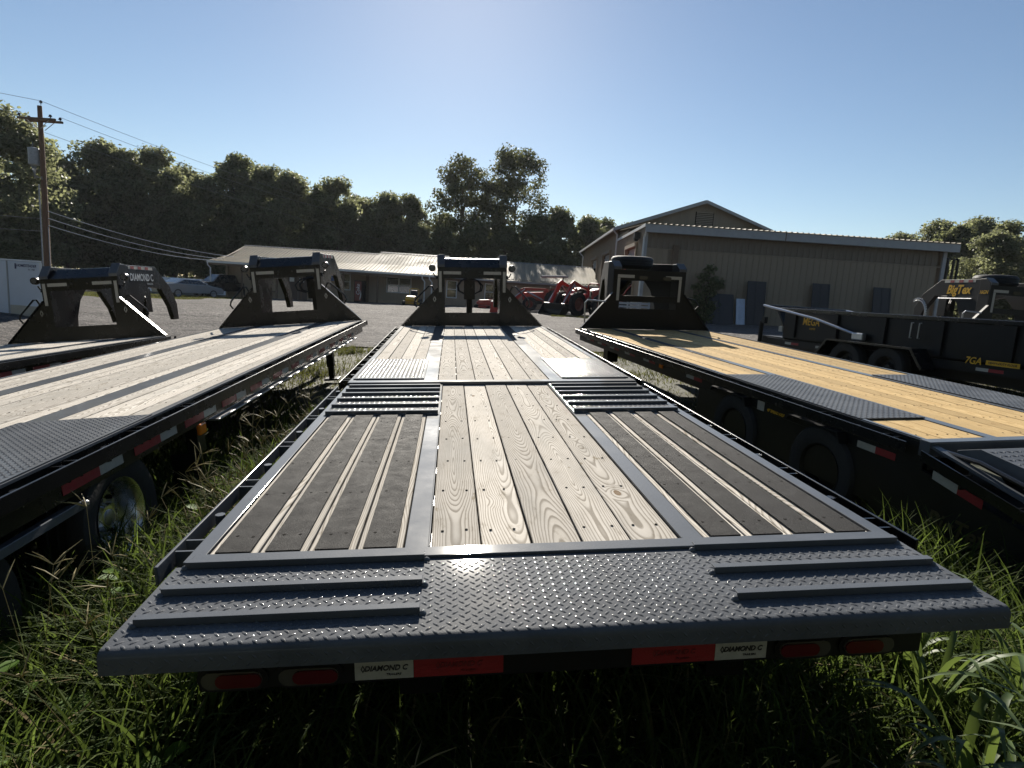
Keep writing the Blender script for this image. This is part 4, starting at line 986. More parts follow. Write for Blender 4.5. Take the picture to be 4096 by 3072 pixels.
# ------------------------------------------------------------------ the metal workshop: gabled hall with a lean-to in front
def build_shop():
    t = thing('workshop_building', 'large tan metal workshop with gable, lean-to roof and open side doors', 'building', (0, 0, 0))
    X0, X1, YF, YB = 6.75, 23.1, 33.5, 42.4
    EZ = 5.95; zb = ground_z(13, 33) - .4
    # front wall from single vertical panels
    pw = .335; n = int((X1 - X0) / pw)
    pm = {}
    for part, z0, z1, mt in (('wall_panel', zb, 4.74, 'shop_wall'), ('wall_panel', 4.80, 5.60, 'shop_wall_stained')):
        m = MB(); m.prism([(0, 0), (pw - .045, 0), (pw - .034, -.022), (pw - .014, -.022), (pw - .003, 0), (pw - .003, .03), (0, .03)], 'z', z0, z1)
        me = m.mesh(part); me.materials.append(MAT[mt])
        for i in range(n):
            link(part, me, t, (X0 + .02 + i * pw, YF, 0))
    MB().prism([(YF - .035, 4.74), (YF - .035, 4.775), (YF - .002, 4.80), (YF + .02, 4.80), (YF + .02, 4.74)], 'x', X0 + .04, X1 - .03).build('drip_trim', 'shop_wall', t)
    MB().box(X0 - .03, X0 + .14, YF - .05, YF - .026, zb, 5.58).build('corner_trim', 'grey_trim', t)
    MB().box(X1 - .02, X1 + .17, YF - .05, YF + .05, zb, 5.60).build('corner_trim', 'grey_trim', t)
    MB().box(X0 - .1, X1 + .55, YF - .42, YF - .36, 5.58, 6.02).build('fascia', 'grey_trim', t)
    MB().box(X0 - .05, X1 + .5, YF - .355, YF - .03, 5.60, 5.63).build('soffit', 'grey_trim', t)
    MB().box(14.2, 14.25, YF - .427, YF - .421, 5.58, 6.02).build('fascia_joint', 'post_wood', t)
    ribbed_roof((X0 - .12, YF - .46, 6.03), (X1 + .6, YF - .46, 6.03), (X1 + .6, YB, 6.60), (X0 - .12, YB, 6.60), 56, h=.05).build('lean_to_roof', 'roof_metal', t)
    MB().box(X1 - .05, X1 + .05, YF + .06, YB, zb, 5.95).build('wall_end', 'shop_wall', t)
    MB().box(8.3, 8.62, YF - .20, YF - .03, zb, 5.0).build('wall_post', 'post_wood', t)
    # left end of the lean-to with its opening, then the hall's side with two openings
    XS = 6.70; H = 3.2
    def side(y0, y1, z0, z1, nm='side_wall'):
        m = MB(); m.box(XS, XS + .1, y0, y1, z0, z1)
        y = y0 + .1
        while y < y1 - .05: m.box(XS - .02, XS, y, y + .045, z0, z1); y += .31
        m.build(nm, 'shop_wall', t)
    dz = zb + .4
    for y0, y1, z0, z1 in ((YF + .03, 35.3, zb, 6.0), (35.3, 38.6, 5.0, 6.05), (38.6, YB, zb, 6.25)): side(y0, y1, z0, z1)
    for y0, y1, z0, z1 in ((YB + .02, 45.2, zb, 6.85), (45.2, 49.2, 5.3, 6.85), (49.2, 52.5, zb, 6.85), (52.5, 56.8, 5.3, 6.85), (56.8, 64, zb, 6.85)): side(y0, y1, z0, z1)
    for y0, y1, zt in ((35.3, 38.6, 5.0), (45.2, 49.2, 5.3), (52.5, 56.8, 5.3)):
        f = MB(); f.box(XS - .12, XS - .002, y0 - .16, y0, zb, zt + .2).box(XS - .12, XS - .002, y1, y1 + .16, zb, zt + .2).box(XS - .16, XS - .002, y0 + .001, y1 - .001, zt, zt + .2)
        f.build('door_frame', 'shop_wall', t)
        MB().box(XS + .15, XS + .2, y0, y1, zt - .7, zt).prism([(y0 + .1, zt - 1.0), (y1 - .1, zt - .35), (y1 - .1, zt - .25), (y0 + .1, zt - .9)], 'x', XS + .08, XS + .13).build('roller_door', 'grey_trim', t)
    dk = MB(); dk.box(XS + 3.2, XS + 3.3, YF + .2, 42.3, zb, 5.9).box(XS + 3.2, XS + 3.3, 42.6, 63, zb, 6.6); dk.build('inner_wall', 'interior_dark', t)
    dk = MB(); dk.box(XS + .2, XS + 3.2, YF + .2, 63, zb + .38, zb + .42); dk.build('shop_floor', 'concrete', t)
    dk = MB(); dk.box(XS + .12, XS + 3.2, 40.5, 40.6, zb, 5.9).box(XS + .12, XS + 3.2, 51, 51.1, zb, 6.5).box(XS + .12, XS + 3.2, 60, 60.1, zb, 6.5); dk.build('partition', 'interior_dark', t)
    # gable of the hall and its roof
    GX0, GX1, PX, PZ, GZ = XS, 18.2, 12.44, 8.95, 6.85
    m = MB(); m.prism([(GX0, 5.8), (GX1, 5.8), (GX1, GZ), (PX, PZ - .06), (GX0, GZ)], 'y', YB + .02, YB + .12)
    x = GX0 + .15
    while x < GX1 - .1:
        zt = GZ + (PZ - .08 - GZ) * (1 - abs(x - PX) / (PX - GX0 if x < PX else GX1 - PX)); m.box(x, x + .045, YB - .005, YB + .018, 6.2, zt); x += .31
    m.build('gable', 'shop_wall', t)
    for a, b in (((GX0 - .45, GZ - .12), (PX, PZ)), ((GX1 + .4, GZ - .12), (PX, PZ))):
        ribbed_roof((a[0], YB - .35, a[1]), (a[0], 65, a[1]), (b[0], 65, b[1]), (b[0], YB - .35, b[1]), 60, h=.05).build('roof', 'roof_metal', t)
        dx, dz2 = b[0] - a[0], b[1] - a[1]
        MB().prism([a, b, (b[0], b[1] - .20), (a[0], a[1] - .20)], 'y', YB - .42, YB - .362).build('barge_board', 'grey_trim', t)
    MB().box(GX0 - .48, GX0 - .36, YB - .36, 65, GZ - .30, GZ - .14).build('gutter', 'white_trim', t)
    MB().tube([(GX0 - .42, YB - .3, GZ - .3), (GX0 - .12, YB - .1, GZ - .55), (GX0 - .1, YB - .1, zb)], .06, 8).build('downspout', 'white_trim', t)
    MB().tube([(GX0 - .42, 64.5, GZ - .3), (GX0 - .12, 64.1, GZ - .7), (GX0 - .1, 64.1, zb)], .06, 8).build('downspout', 'white_trim', t)
    MB().tube([(X0 - .05, YF - .38, 5.6), (X0 - .08, YF - .1, 5.3), (X0 - .08, YF - .08, zb)], .05, 8).build('downspout', 'white_trim', t)
    MB().box(X0 - .14, X0 - .10, YF - .4, YB, 5.86, 6.02).build('rake_trim', 'white_trim', t)
    lv = MB(); lv.box(11.85, 13.1, YB - .03, YB - .008, 7.15, 8.2); vent = lv.build('gable_vent', 'interior_dark', t)
    for k in range(9):
        z = 7.2 + k * .115
        MB().prism([(YB - .05, z), (YB - .10, z + .0), (YB - .055, z + .085), (YB - .04, z + .085)], 'x', 11.9, 13.05).build('louvre', 'shop_wall', vent)
    fl = MB(); fl.box(XS - .35, XS - .03, 34.5, 34.9, 5.35, 5.7); fl.prism([(XS - .35, 5.35), (XS - .05, 5.35), (XS - .15, 5.2), (XS - .3, 5.2)], 'y', 34.55, 34.85); fl.build('flood_lamp', 'black_satin', t)
build_shop()
for x0, x1, z0, z1, lean, mt, lab in ((10.35, 11.85, .85, 2.55, .5, 'panel_dark', 'dark metal panel leaning on the workshop wall behind the shrub'),
        (12.55, 13.55, .85, 3.35, .35, 'panel_dark', 'tall dark door leaning on the workshop wall right of the white panel'),
        (16.1, 17.05, .95, 3.45, .3, 'panel_dark', 'dark ribbed panel leaning on the middle of the workshop wall'),
        (19.45, 20.4, 1.0, 3.45, .3, 'panel_dark', 'dark panel leaning at the right part of the workshop wall, behind the dump trailer'),
        (12.02, 12.50, .85, 2.35, .4, 'panel_white', 'narrow pale blue-white panel leaning on the workshop wall')):
    t = thing('metal_panel', lab, 'panel', ((x0 + x1) / 2, 33.3 - lean, z0), group='panels leaning on the workshop wall')
    w = (x1 - x0) / 2; h = z1 - z0
    def lp(y): return y
    MB().prism([(-.03, 0), (.0, 0), (lean, h), (lean - .03, h)], 'x', -w, w).build('sheet', mt, t)
    f = MB()
    for xx in (-w, w - .05, -.025): f.prism([(-.055, 0.002), (-.0305, 0.002), (lean - .0305, h), (lean - .055, h)], 'x', xx, xx + .05)
    f.build('frame', mt, t)

# ------------------------------------------------------------------ utility pole and lines
PX, PY = -27.4, 35.0
pt = thing('utility_pole', 'brown wooden utility pole with double crossarm and grey transformer', 'utility pole', (PX, PY, ground_z(PX, PY)))
gz = ground_z(PX, PY)
MB().tube([(0, 0, -.3), (.03, 0, 5), (0, 0, 10.45 - gz)], [.17, .15, .115], 14).build('shaft', 'pole_wood', pt, smooth=True)
xa = MB(); xa.box(-1.12, 1.0, -.25, -.13, 9.66 - gz, 9.78 - gz).box(-.98, 1.12, .13, .25, 9.62 - gz, 9.74 - gz); xa.build('crossarm', 'post_wood', pt, bevel=.01)
br = MB()
for s in (-1, 1):
    br.tube([(s * .62, -.2, 9.66 - gz), (s * .12, -.14, 9.22 - gz)], .018, 6); br.tube([(s * .62, .2, 9.62 - gz), (s * .12, .14, 9.18 - gz)], .018, 6)
br.build('brace', 'galvanised', pt)
for x, y, z in ((-1.02, -.19, 9.78), (.72, -.19, 9.78), (-.78, .19, 9.74), (.98, .19, 9.74), (.08, 0, 10.55)):
    MB().lathe([(0, .03), (.06, .03), (.08, .1), (.11, .09), (.13, .06), (.17, .07), (.2, .03)], (x, y, z - gz), 'z', 10).build('insulator', 'dark_glass', pt, smooth=True)
MB().tube([(.08, 0, 10.38 - gz), (.08, 0, 10.56 - gz)], .02, 6).build('top_pin', 'galvanised', pt)
tr = MB().lathe([(0, .26), (.04, .28), (.82, .28), (.86, .29), (.90, .27), (.94, .1)], (-.42, -.05, 7.25 - gz), 'z', 20).build('transformer', 'pole_grey', pt, smooth=True)
MB().tube([(-.45, -.05, 8.2 - gz), (-.45, -.05, 8.5 - gz)], .04, 8).build('bushing', 'dark_glass', tr)
MB().tube([(-.17, -.12, gz * 0 + .2), (-.17, -.12, 6.2 - gz)], .035, 8).build('conduit', 'pole_grey', pt)
MB().tube([(.2, -.05, .2), (.19, -.05, 4.0)], .02, 6).build('conduit', 'pole_grey', pt)
lw = MB()
for k in range(4):
    lw.tube([(-.5 + .1 * k, -.2, 7.2 - gz), (-.25, -.3, 6.7 - gz - .08 * k), (.12, -.22, 6.45 - gz + .05 * k)], .022, 6)
lw.build('service_loops', 'wire_grey', pt)
def wire(p, q, sag, lab, r=.014, mat='wire_grey'):
    p, q = Vector(p), Vector(q)
    pts = [p.lerp(q, f) - Vector((0, 0, sag * 4 * f * (1 - f))) for f in np.linspace(0, 1, 25)]
    o = MB().tube(pts, r, 5).build('power_line', mat, None, smooth=True)
    tag(o, lab, 'cable', 'lines on the utility pole')
wire((PX + .08, PY, 10.72), (-22, 100, 13.2), 1.0, 'topmost thin wire running from the pole tip back over the trees', .012)
wire((PX + .98, PY + .19, 9.95), (-20.5, 100, 12.3), 1.1, 'thin wire from the right end of the crossarm running back to the wood', .012)
wire((PX + .2, PY, 9.05), (-14, 98, 8.2), 1.0, 'neutral wire under the crossarm running back across the dark trees', .012)
wire((PX + .08, PY, 10.72), (-62, 22, 16), .8, 'wire from the pole tip leaving over the left picture edge', .012)
wire((PX - 1.02, PY - .19, 9.95), (-60, 20, 14.6), .8, 'wire from the left crossarm end leaving over the left picture edge', .012)
wire((PX - .78, PY + .19, 9.9), (-58, 22, 12.2), .8, 'lower wire from the crossarm leaving to the left above the tall tree', .012)
for k, (z0, x1, z1, lab) in enumerate(((4.75, -25.2, 3.35, 'upper of three bright service cables from the pole to the store roof'), (4.35, -25.9, 3.1, 'middle of three bright service cables from the pole to the store roof'), (3.95, -26.4, 2.92, 'lowest of three bright service cables from the pole to the store roof'))):
    p, q = (PX + .16, PY, z0), (x1 + 1.1, 51 - .5 * k, z1)
    wire(p, q, .35, lab, .024, 'white_trim')  # white colour stands in for sunlight on these cables
wire((PX - .15, PY, 3.6), (-45, 28, 4.2), .3, 'low cable leaving the pole to the left edge', .016)
wire((PX - .15, PY, 4.3), (-45, 28, 5.2), .3, 'second low cable leaving the pole to the left edge', .016)

# ------------------------------------------------------------------ white cargo trailer, cars
CX, CY = -15.6, 19.6
zc = ground_z(CX, CY)
ct = thing('cargo_trailer', 'white enclosed cargo trailer with small dark logo at the left edge', 'trailer', (CX, CY, zc))
plan = [(-14.86 - CX, 18.75 - CY), (-16.17 - CX, 19.0 - CY), (-21 - CX, 20.2 - CY), (-21.2 - CX, 22.3 - CY), (-16.75 - CX, 20.7 - CY)]
zb0, zt0 = -.14 - zc, 1.80 - zc
MB().prism(plan, 'z', zb0, zt0).build('body', 'cargo_white', ct, bevel=.02)
MB().prism([(x * 1.008, y * 1.015) for x, y in plan], 'z', zt0 + .002, zt0 + .05).build('roof_trim', 'white_paint', ct, bevel=.01)
u = Vector((plan[0][0] - plan[1][0], plan[0][1] - plan[1][1], 0)).normalized(); nn = Vector((u.y, -u.x, 0))
def facet(x0, x1, z0, z1, d0, d1):
    o = Vector((plan[1][0], plan[1][1], 0)); m = MB()
    q = [o + u * x0 + nn * d0, o + u * x1 + nn * d0, o + u * x1 + nn * d1, o + u * x0 + nn * d1]
    vs = [(p.x, p.y, z0) for p in q] + [(p.x, p.y, z1) for p in q]
    return m.add(vs, [(0, 3, 2, 1), (4, 5, 6, 7), (0, 1, 5, 4), (1, 2, 6, 5), (2, 3, 7, 6), (3, 0, 4, 7)])
facet(.06, 1.27, zb0 + .02, zb0 + .56, .012, .001).build('stone_guard', 'stone_guard', ct)
facet(1.24, 1.33, zb0 + .57, zt0, .014, .001).build('nose_trim', 'white_paint', ct)
facet(-.02, .03, zb0, zt0, .012, .001).build('corner_trim', 'grey_trim', ct)
def fprint(txt, size, x, z, **k):
    p = Vector((plan[1][0], plan[1][1], z)) + u * x + nn * .004
    lettering('print', txt, size, 'navy_print', ct, face_mtx(p, u, (0, 0, 1)), **k)
fprint('HOMESTEADER', .115, .74, zt0 - .13, shear=.3, bold=.003, sx=.95)
fprint('Est. 1985', .07, .93, zt0 - .24, shear=.3)
facet(.30, .36, zt0 - .24, zt0 - .07, .006, .003).build('print', 'navy_print', ct)
MB().box(-2.6, -.3, -.2, 1.9, .25, zb0 - .002).build('underframe', 'black_satin', ct)
for x in (-3.2, -4.0): tyre(ct, (x * 0 - .2, .9, .33), .33, .2, .19, side=1, rimmat='white_paint') if x < -3.9 else None

def car(name, lab, cat, loc, rz, paint, kind='sedan', scale=1.0):
    t = thing(name, lab, cat, loc, rz)
    if kind == 'sedan':
        prof = [(-2.35, .35), (2.3, .35), (2.38, .62), (2.2, .80), (1.15, .98), (.35, 1.40), (-.85, 1.42), (-1.65, 1.08), (-2.3, 1.02), (-2.42, .7)]
        win = [(1.0, 1.0), (.32, 1.34), (-.82, 1.36), (-1.5, 1.07)]
        wy = (1.42, -1.45); hw = .9; r = .33
    else:
        prof = [(-2.8, .5), (2.7, .5), (2.78, .75), (2.7, 1.15), (1.35, 1.25), (.65, 1.86), (-.75, 1.88), (-.95, 1.28), (-2.75, 1.26), (-2.85, .8)]
        win = [(1.2, 1.26), (.6, 1.78), (-.7, 1.80), (-.82, 1.28)]
        wy = (1.75, -1.75); hw = .98; r = .42
    b = MB(); n = len(prof)
    # tumblehome: roof narrower than the sills
    def wd(z): return hw if z < 1.0 else hw - (z - 1.0) * .38
    vs = [(-wd(z), y, z) for y, z in prof] + [(wd(z), y, z) for y, z in prof]
    fs = [tuple(range(n)), tuple(range(2 * n - 1, n - 1, -1))] + [(i, n + i, n + (i + 1) % n, (i + 1) % n) for i in range(n)]
    b.add(vs, fs); b.build('body', paint, t, bevel=.05)
    for s in (-1, 1):
        g = MB(); q = [(s * (wd(z) + .012), y, z) for y, z in win]
        q2 = [(s * (wd(z) - .02), y, z) for y, z in win]
        g.add(q + q2, [(0, 1, 2, 3), (7, 6, 5, 4)] + [(i, (i + 1) % 4, 4 + (i + 1) % 4, 4 + i) for i in range(4)])
        g.build('side_window', 'dark_glass', t)
    (ya, za), (yb, zb) = (win[0], win[1]); k = .86
    for (ya, za), (yb, zb), nm in ((prof[4], prof[5], 'windscreen'), (prof[6], prof[7], 'rear_window')):
        w0, w1 = wd(za) * k, wd(zb) * k; off = .012
        d = Vector((0, -(zb - za), (yb - ya))).normalized()
        if d.z < 0: d = -d
        q = [Vector((-w0, ya, za)), Vector((w0, ya, za)), Vector((w1, yb, zb)), Vector((-w1, yb, zb))]
        q = [p.lerp(sum(q, Vector()) / 4, .06) for p in q]
        MB().add([p + d * off for p in q] + [p - d * off for p in q], [(0, 1, 2, 3), (7, 6, 5, 4), (0, 4, 5, 1), (1, 5, 6, 2), (2, 6, 7, 3), (3, 7, 4, 0)]).build(nm, 'dark_glass', t)
    for y in wy:
        for s in (-1, 1): tyre(t, (s * (hw - .1), y, r), r, .22, r * .62, side=s, rimmat='galvanised', bolts=5)
    for s in (-1, 1):
        MB().box(s * .55 - .2, s * .55 + .2, prof[2][0] - .12, prof[2][0] + .015, prof[2][1] + .02, prof[2][1] + .16).build('headlight', 'lens_clear', t, bevel=.03)
        MB().box(s * .6 - .16, s * .6 + .16, prof[-1][0] - .015, prof[-1][0] + .1, prof[-1][1] + .05, prof[-1][1] + .2).build('tail_lamp', 'lens_red', t, bevel=.03)
        MB().box(s * (hw + .02) - .08, s * (hw + .02) + .08, .75, .9, 1.0 if kind == 'sedan' else 1.3, 1.14 if kind == 'sedan' else 1.5).build('mirror', paint, t, bevel=.03)
    return t
car('parked_sedan', 'silver-white sedan parked on the grass left of the store', 'car', (-25.3, 46.2, ground_z(-25.3, 46.2)), R(-28), 'silver_car')
car('pickup_truck', 'dark pickup truck parked beside the store corner', 'truck', (-25.3, 51.5, ground_z(-25.6, 51)), R(148), 'black_paint', 'pickup')
bt = thing('box_container', 'long white storage container behind the silver-white sedan', 'container', (-34.5, 60, ground_z(-34, 60) - .3), R(-8))
MB().box(-5, 7.5, 0, 2.4, .3, 1.75).build('body', 'cargo_white', bt, bevel=.02)
MB().box(-5.03, 7.53, -.03, 2.43, 1.752, 1.82).build('roof_edge', 'white_paint', bt)
MB().box(-4.9, 7.4, .1, 2.3, 0, .3).build('base', 'black_satin', bt)

# ------------------------------------------------------------------ tractors and mowers in the yard
def lug_tyre(p, c, r, w, rim, side, rm='rim_red'):
    wh = tyre(p, c, r, w, rim, side=side, rimmat=rm, dish=.12)
    m = MB()
    for k in range(18):
        a = 2 * math.pi * k / 18
        for s in (-1, 1):
            b = a + (0.09 if s > 0 else -.09)
            p0 = (s * w * .46, (r - .005) * math.cos(b), (r - .005) * math.sin(b)); p1 = (s * w * .03, (r + .02) * math.cos(a + .02), (r + .02) * math.sin(a + .02))
            m.tube([p0, p1], .028, 4)
    m.build('tread_bars', 'tyre_rubber', wh, kind='stuff')
def tractor(lab, loc, rz, rr=.72, fr=.47, canopy=True, arm=0.0, cab=False, loader=True, blen=1.0):
    """faces local +y"""
    t = thing('tractor', lab, 'tractor', loc, rz, 'red tractors in the yard')
    h = MB(); h.prism([(.15, .75), (1.95, .70), (2.0, .95), (1.9, 1.28), (.2, 1.42)], 'x', -.33, .33); h.build('hood', 'tractor_red', t, bevel=.06)
    MB().box(-.28, .28, 1.96, 2.02, .74, 1.22).build('grille', 'interior_dark', t)
    MB().prism([(-.9, .55), (1.9, .5), (1.9, .72), (-.9, .85)], 'x', -.22, .22).build('engine', 'black_satin', t)
    fd = MB()
    for s in (-1, 1):
        pts = [(-.35 + (rr + .10) * math.cos(a), rr + (rr + .10) * math.sin(a)) for a in np.linspace(R(20), R(150), 10)]
        inn = [(-.35 + (rr + .06) * math.cos(a), rr + (rr + .06) * math.sin(a)) for a in np.linspace(R(150), R(20), 10)]
        a, b = sorted((s * .46, s * .98)); fd.prism(pts + inn, 'x', a, b)
    fd.build('fender', 'tractor_red', t)
    st = MB(); st.box(-.24, .24, -.55, -.1, 1.0, 1.1); st.prism([(-.62, 1.08), (-.5, 1.08), (-.6, 1.55), (-.7, 1.55)], 'x', -.23, .23); st.build('seat', 'black_satin', t, bevel=.03)
    sw = MB(); sw.tube([(0, .15, 1.35), (0, -.02, 1.6)], .025, 6); sw.tube([(.19 * math.cos(a), -.03 + .06 * math.sin(a), 1.6 + .17 * math.sin(a)) for a in np.linspace(0, 2 * math.pi, 13)], .016, 5); sw.build('steering_wheel', 'black_satin', t)
    for s in (-1, 1):
        lug_tyre(t, (s * .74, -.35, rr), rr, .42, rr * .55, s); lug_tyre(t, (s * .62, 1.45, fr), fr, .28, fr * .55, s)
    if canopy:
        rp = MB()
        for s in (-1, 1): rp.tube([(s * .42, -.75, .9), (s * .42, -.8, 2.5)], .045, 6)
        rp.build('rollbar', 'black_satin', t)
        MB().prism([(-1.15, 2.50), (.75, 2.42), (.8, 2.47), (.7, 2.55), (-1.1, 2.62)], 'x', -.62, .62).build('canopy', 'grey_trim', t, bevel=.03)
    elif not cab:
        MB().tube([(-.45, -.78, .9), (-.45, -.85, 2.0), (-.3, -.86, 2.1), (.3, -.86, 2.1), (.45, -.85, 2.0), (.45, -.78, .9)], .045, 8).build('rollbar', 'tractor_red', t)
    if cab:
        cf = MB()
        for x in (-.55, .55):
            for y in (-.75, .55): cf.tube([(x, y, 1.0), (x * .95, y * .95, 2.45)], .045, 6)
        cf.build('cab_frame', 'tractor_red', t)
        MB().box(-.53, .53, -.7, .5, 1.2, 2.4).build('cab_glass', 'dark_glass', t)
        MB().box(-.68, .68, -.9, .75, 2.46, 2.62).build('cab_roof', 'tractor_red', t, bevel=.05)
    if loader:
        zt = 1.45 + arm * .5; ln = blen
        for s in (-1, 1):
            x = s * .52
            MB().prism([(.15, .55), (.55, .55), (.55, 1.35), (.40, 1.62), (.2, 1.62)], 'x', min(x - .04, x + .04), max(x - .04, x + .04)).build('loader_mast', 'tractor_red', t)
            MB().prism([(.22, 1.55), (.34, 1.66), (1.85, 1.62 + arm * .6), (2.15, 1.5 + arm * .5), (2.15 + .65 * ln, .45), (2.02 + .65 * ln, .40), (1.90, 1.28 + arm * .5), (1.7, 1.42 + arm * .5)], 'x', min(x - .055, x + .055), max(x - .055, x + .055)).build('loader_arm', 'tractor_red', t, bevel=.015)
            MB().tube([(x, .45, .8), (x, 1.7, 1.35 + arm * .5)], .045, 8).tube([(x + s * .09, 1.85, 1.5 + arm * .5), (x + s * .09, 2.25 + .5 * ln, .75)], .04, 8).build('cylinder', 'galvanised', t)
        y0 = 2.1 + .65 * ln
        bk = MB(); bk.prism([(y0 - .05, .05), (y0 + .62, .0), (y0 + .64, .03), (y0 + .06, .10), (y0 + .02, .35), (y0 + .12, .72), (y0 + .08, .74), (y0 - .06, .40)], 'x', -.86, .86)
        for s in (-1, 1):
            a, b = sorted((s * .865, s * .84)); bk.prism([(y0 - .05, .04), (y0 + .62, .0), (y0 + .45, .25), (y0 + .12, .74), (y0 - .06, .40)], 'x', a, b)
        bk.build('bucket', 'black_satin', t, bevel=.006)
    return t
tractor('red loader tractor with flat grey canopy, seen from the side', (2.35, 43.2, ground_z(2.3, 43)), R(86), .78, .49, True)
tractor('big red loader tractor with its black bucket on the ground towards the camera', (4.3, 38.6, ground_z(4.3, 38)), R(135), .85, .74, False, arm=.9, blen=1.1)
tractor('red tractor with cab and red roof standing in the open workshop door', (6.95, 37.0, ground_z(6.5, 37)), R(90), .85, .55, False, cab=True, loader=False).scale = (1.25, 1.25, 1.25)
def rider(name, lab, loc, rz, paint, rops=True):
    t = thing(name, lab, 'mower', loc, rz)
    MB().prism([(-.35, .3), (.75, .3), (.85, .5), (.6, .72), (-.2, .78)], 'x', -.35, .35).build('hood', paint, t, bevel=.06)
    MB().box(-.62, .62, -.1, .6, .12, .28).build('mower_deck', paint, t, bevel=.05)
    s = MB(); s.box(-.26, .26, -.75, -.3, .62, .74); s.prism([(-.82, .7), (-.68, .7), (-.78, 1.2), (-.9, 1.2)], 'x', -.26, .26); s.build('seat', 'black_satin', t, bevel=.04)
    MB().prism([(-1.0, .3), (-.3, .3), (-.3, .6), (-.95, .65)], 'x', -.42, .42).build('body', paint, t, bevel=.05)
    if rops: MB().tube([(-.36, -.85, .5), (-.36, -.9, 1.25), (-.26, -.91, 1.33), (.26, -.91, 1.33), (.36, -.9, 1.25), (.36, -.85, .5)], .03, 8).build('rollbar', paint, t)
    for q in (-1, 1):
        tyre(t, (q * .52, -.65, .3), .3, .26, .14, side=q, rimmat='black_satin', bolts=4); tyre(t, (q * .45, .75, .19), .19, .16, .09, side=q, rimmat='black_satin', bolts=4)
rider('riding_mower', 'yellow and black riding mower parked in front of the store window', (-8.2, 46.6, ground_z(-8.2, 46.6)), R(178), 'mower_yellow')
rider('riding_mower', 'red riding mower parked by the store wall behind the middle trailer neck', (-2.3, 46.5, ground_z(-2.3, 46.5)), R(80), 'tractor_red', False)
cn = thing('drop_spreader', 'small red hopper standing on the gravel behind the middle trailer neck', 'hopper', (-1.46, 38.0, ground_z(-1.46, 38)))
MB().prism([(-.26, .02), (.26, .02), (.17, .68), (-.17, .68)], 'y', -.2, .2).build('hopper', 'orange_red', cn, bevel=.03)
MB().box(-.30, .30, -.24, .24, -.02, .025).build('base', 'stone_guard', cn)
MB().box(-.19, .19, -.21, .21, .682, .73).build('rim', 'grey_trim', cn)
# forklift mast and clutter beyond the workshop end
ft = thing('forklift', 'dark forklift with tall mast beyond the right end of the workshop', 'forklift', (25.6, 36.5, ground_z(25, 36)), R(10))
m = MB()
for x in (-.5, -.1, .3, .6): m.box(x, x + .08, 0, .12, .1, 4.35)
for z in (.6, 2.6, 4.28): m.box(-.5, .68, .13, .2, z, z + .1)
m.build('mast', 'black_satin', ft)
MB().box(-.55, .7, .4, 2.4, .4, 1.3).build('body', 'mower_yellow', ft, bevel=.08)
MB().tube([(-.45, .6, 1.3), (-.45, .7, 2.3), (.6, .7, 2.3), (.6, .6, 1.3)], .04, 6).tube([(-.45, 2.0, 1.3), (-.45, 1.9, 2.3), (.6, 1.9, 2.3), (.6, 2.0, 1.3)], .04, 6).build('overhead_guard', 'black_satin', ft)
for s in (-1, 1):
    for y in (.7, 2.0): tyre(ft, (.08 + s * .6, y, .35), .35, .22, .2, side=s, rimmat='grey_trim')

def pallet(lab, loc, rot):
    t = thing('pallet', lab, 'pallet', loc, 0, 'pallets at the workshop corner'); t.rotation_euler = rot
    for k in range(7):
        link('slat', PAL[0], t, (0, 0, .06 + k * .175))
    for x in (-.5, 0, .5): link('bearer', PAL[1], t, (x, 0, 0))
PAL = []
for nm, bx in (('slat', (-.55, .55, -.02, 0, 0, .11)), ('bearer', (-.04, .04, .001, .09, 0, 1.2))):
    me = MB().box(*bx).mesh(nm); me.materials.append(MAT['grey_trim']); PAL.append(me)
pallet('grey slatted pallet standing upright before the workshop corner, the left one', (5.95, 32.4, ground_z(6, 32.4)), (R(-8), 0, R(-4)))
pallet('grey slatted pallet standing upright before the workshop corner, the right one', (6.75, 32.9, ground_z(6.7, 33)), (R(-8), 0, R(5)))
# ------------------------------------------------------------------ trees
def leaf_cloud(cent, rad, n, size, squash=.75, seed=0):
    """n pointed leaf cards spread through ellipsoidal clumps"""
    g = np.random.default_rng(seed)
    w = rad ** 2.0; idx = g.choice(len(cent), n, p=w / w.sum())
    d = g.normal(size=(n, 3)); d /= np.linalg.norm(d, axis=1)[:, None]
    rr = g.random(n) ** 0.45 * (1 + .45 * g.random(n) ** 4)
    P = cent[idx] + d * rad[idx][:, None] * rr[:, None] * np.array([1, 1, squash])
    nr = g.normal(size=(n, 3)) + np.array([0, 0, .9]) + d * .5; nr /= np.linalg.norm(nr, axis=1)[:, None]
    t = np.cross(nr, g.normal(size=(n, 3))); t /= np.linalg.norm(t, axis=1)[:, None]
    b = np.cross(nr, t)
    s = size * (0.6 + .8 * g.random(n))[:, None]
    k = .28 * s
    V = np.stack([P - t * s * .5, P - b * s * .36 + nr * k * .35, P + t * s * .5 - nr * k * .5, P + b * s * .36 + nr * k * .35], 1).reshape(-1, 3)
    F = np.arange(4 * n).reshape(n, 4)
    return V, F
def crown_arrays(H, crown_lo, cr, nc, seed, style='round'):
    g = np.random.default_rng(seed)
    C = []; Rd = []
    for i in range(nc):
        f = g.random()
        z = H * (crown_lo + (1 - crown_lo) * f)
        prof = math.sin(math.pi * min(1, .12 + .88 * f)) ** .55 if style == 'round' else (.55 + .45 * math.sin(math.pi * f))
        a = g.random() * 6.283; r = cr * prof * (g.random() ** .5) * .95
        C.append((r * math.cos(a), r * math.sin(a), z - .06 * H * g.random())); Rd.append(cr * (.13 + .17 * g.random()) * (1.0 if style == 'round' else 1.15))
    C.append((0, 0, H * .93)); Rd.append(cr * .3)
    return np.array(C), np.array(Rd)
TREE_ME = {}
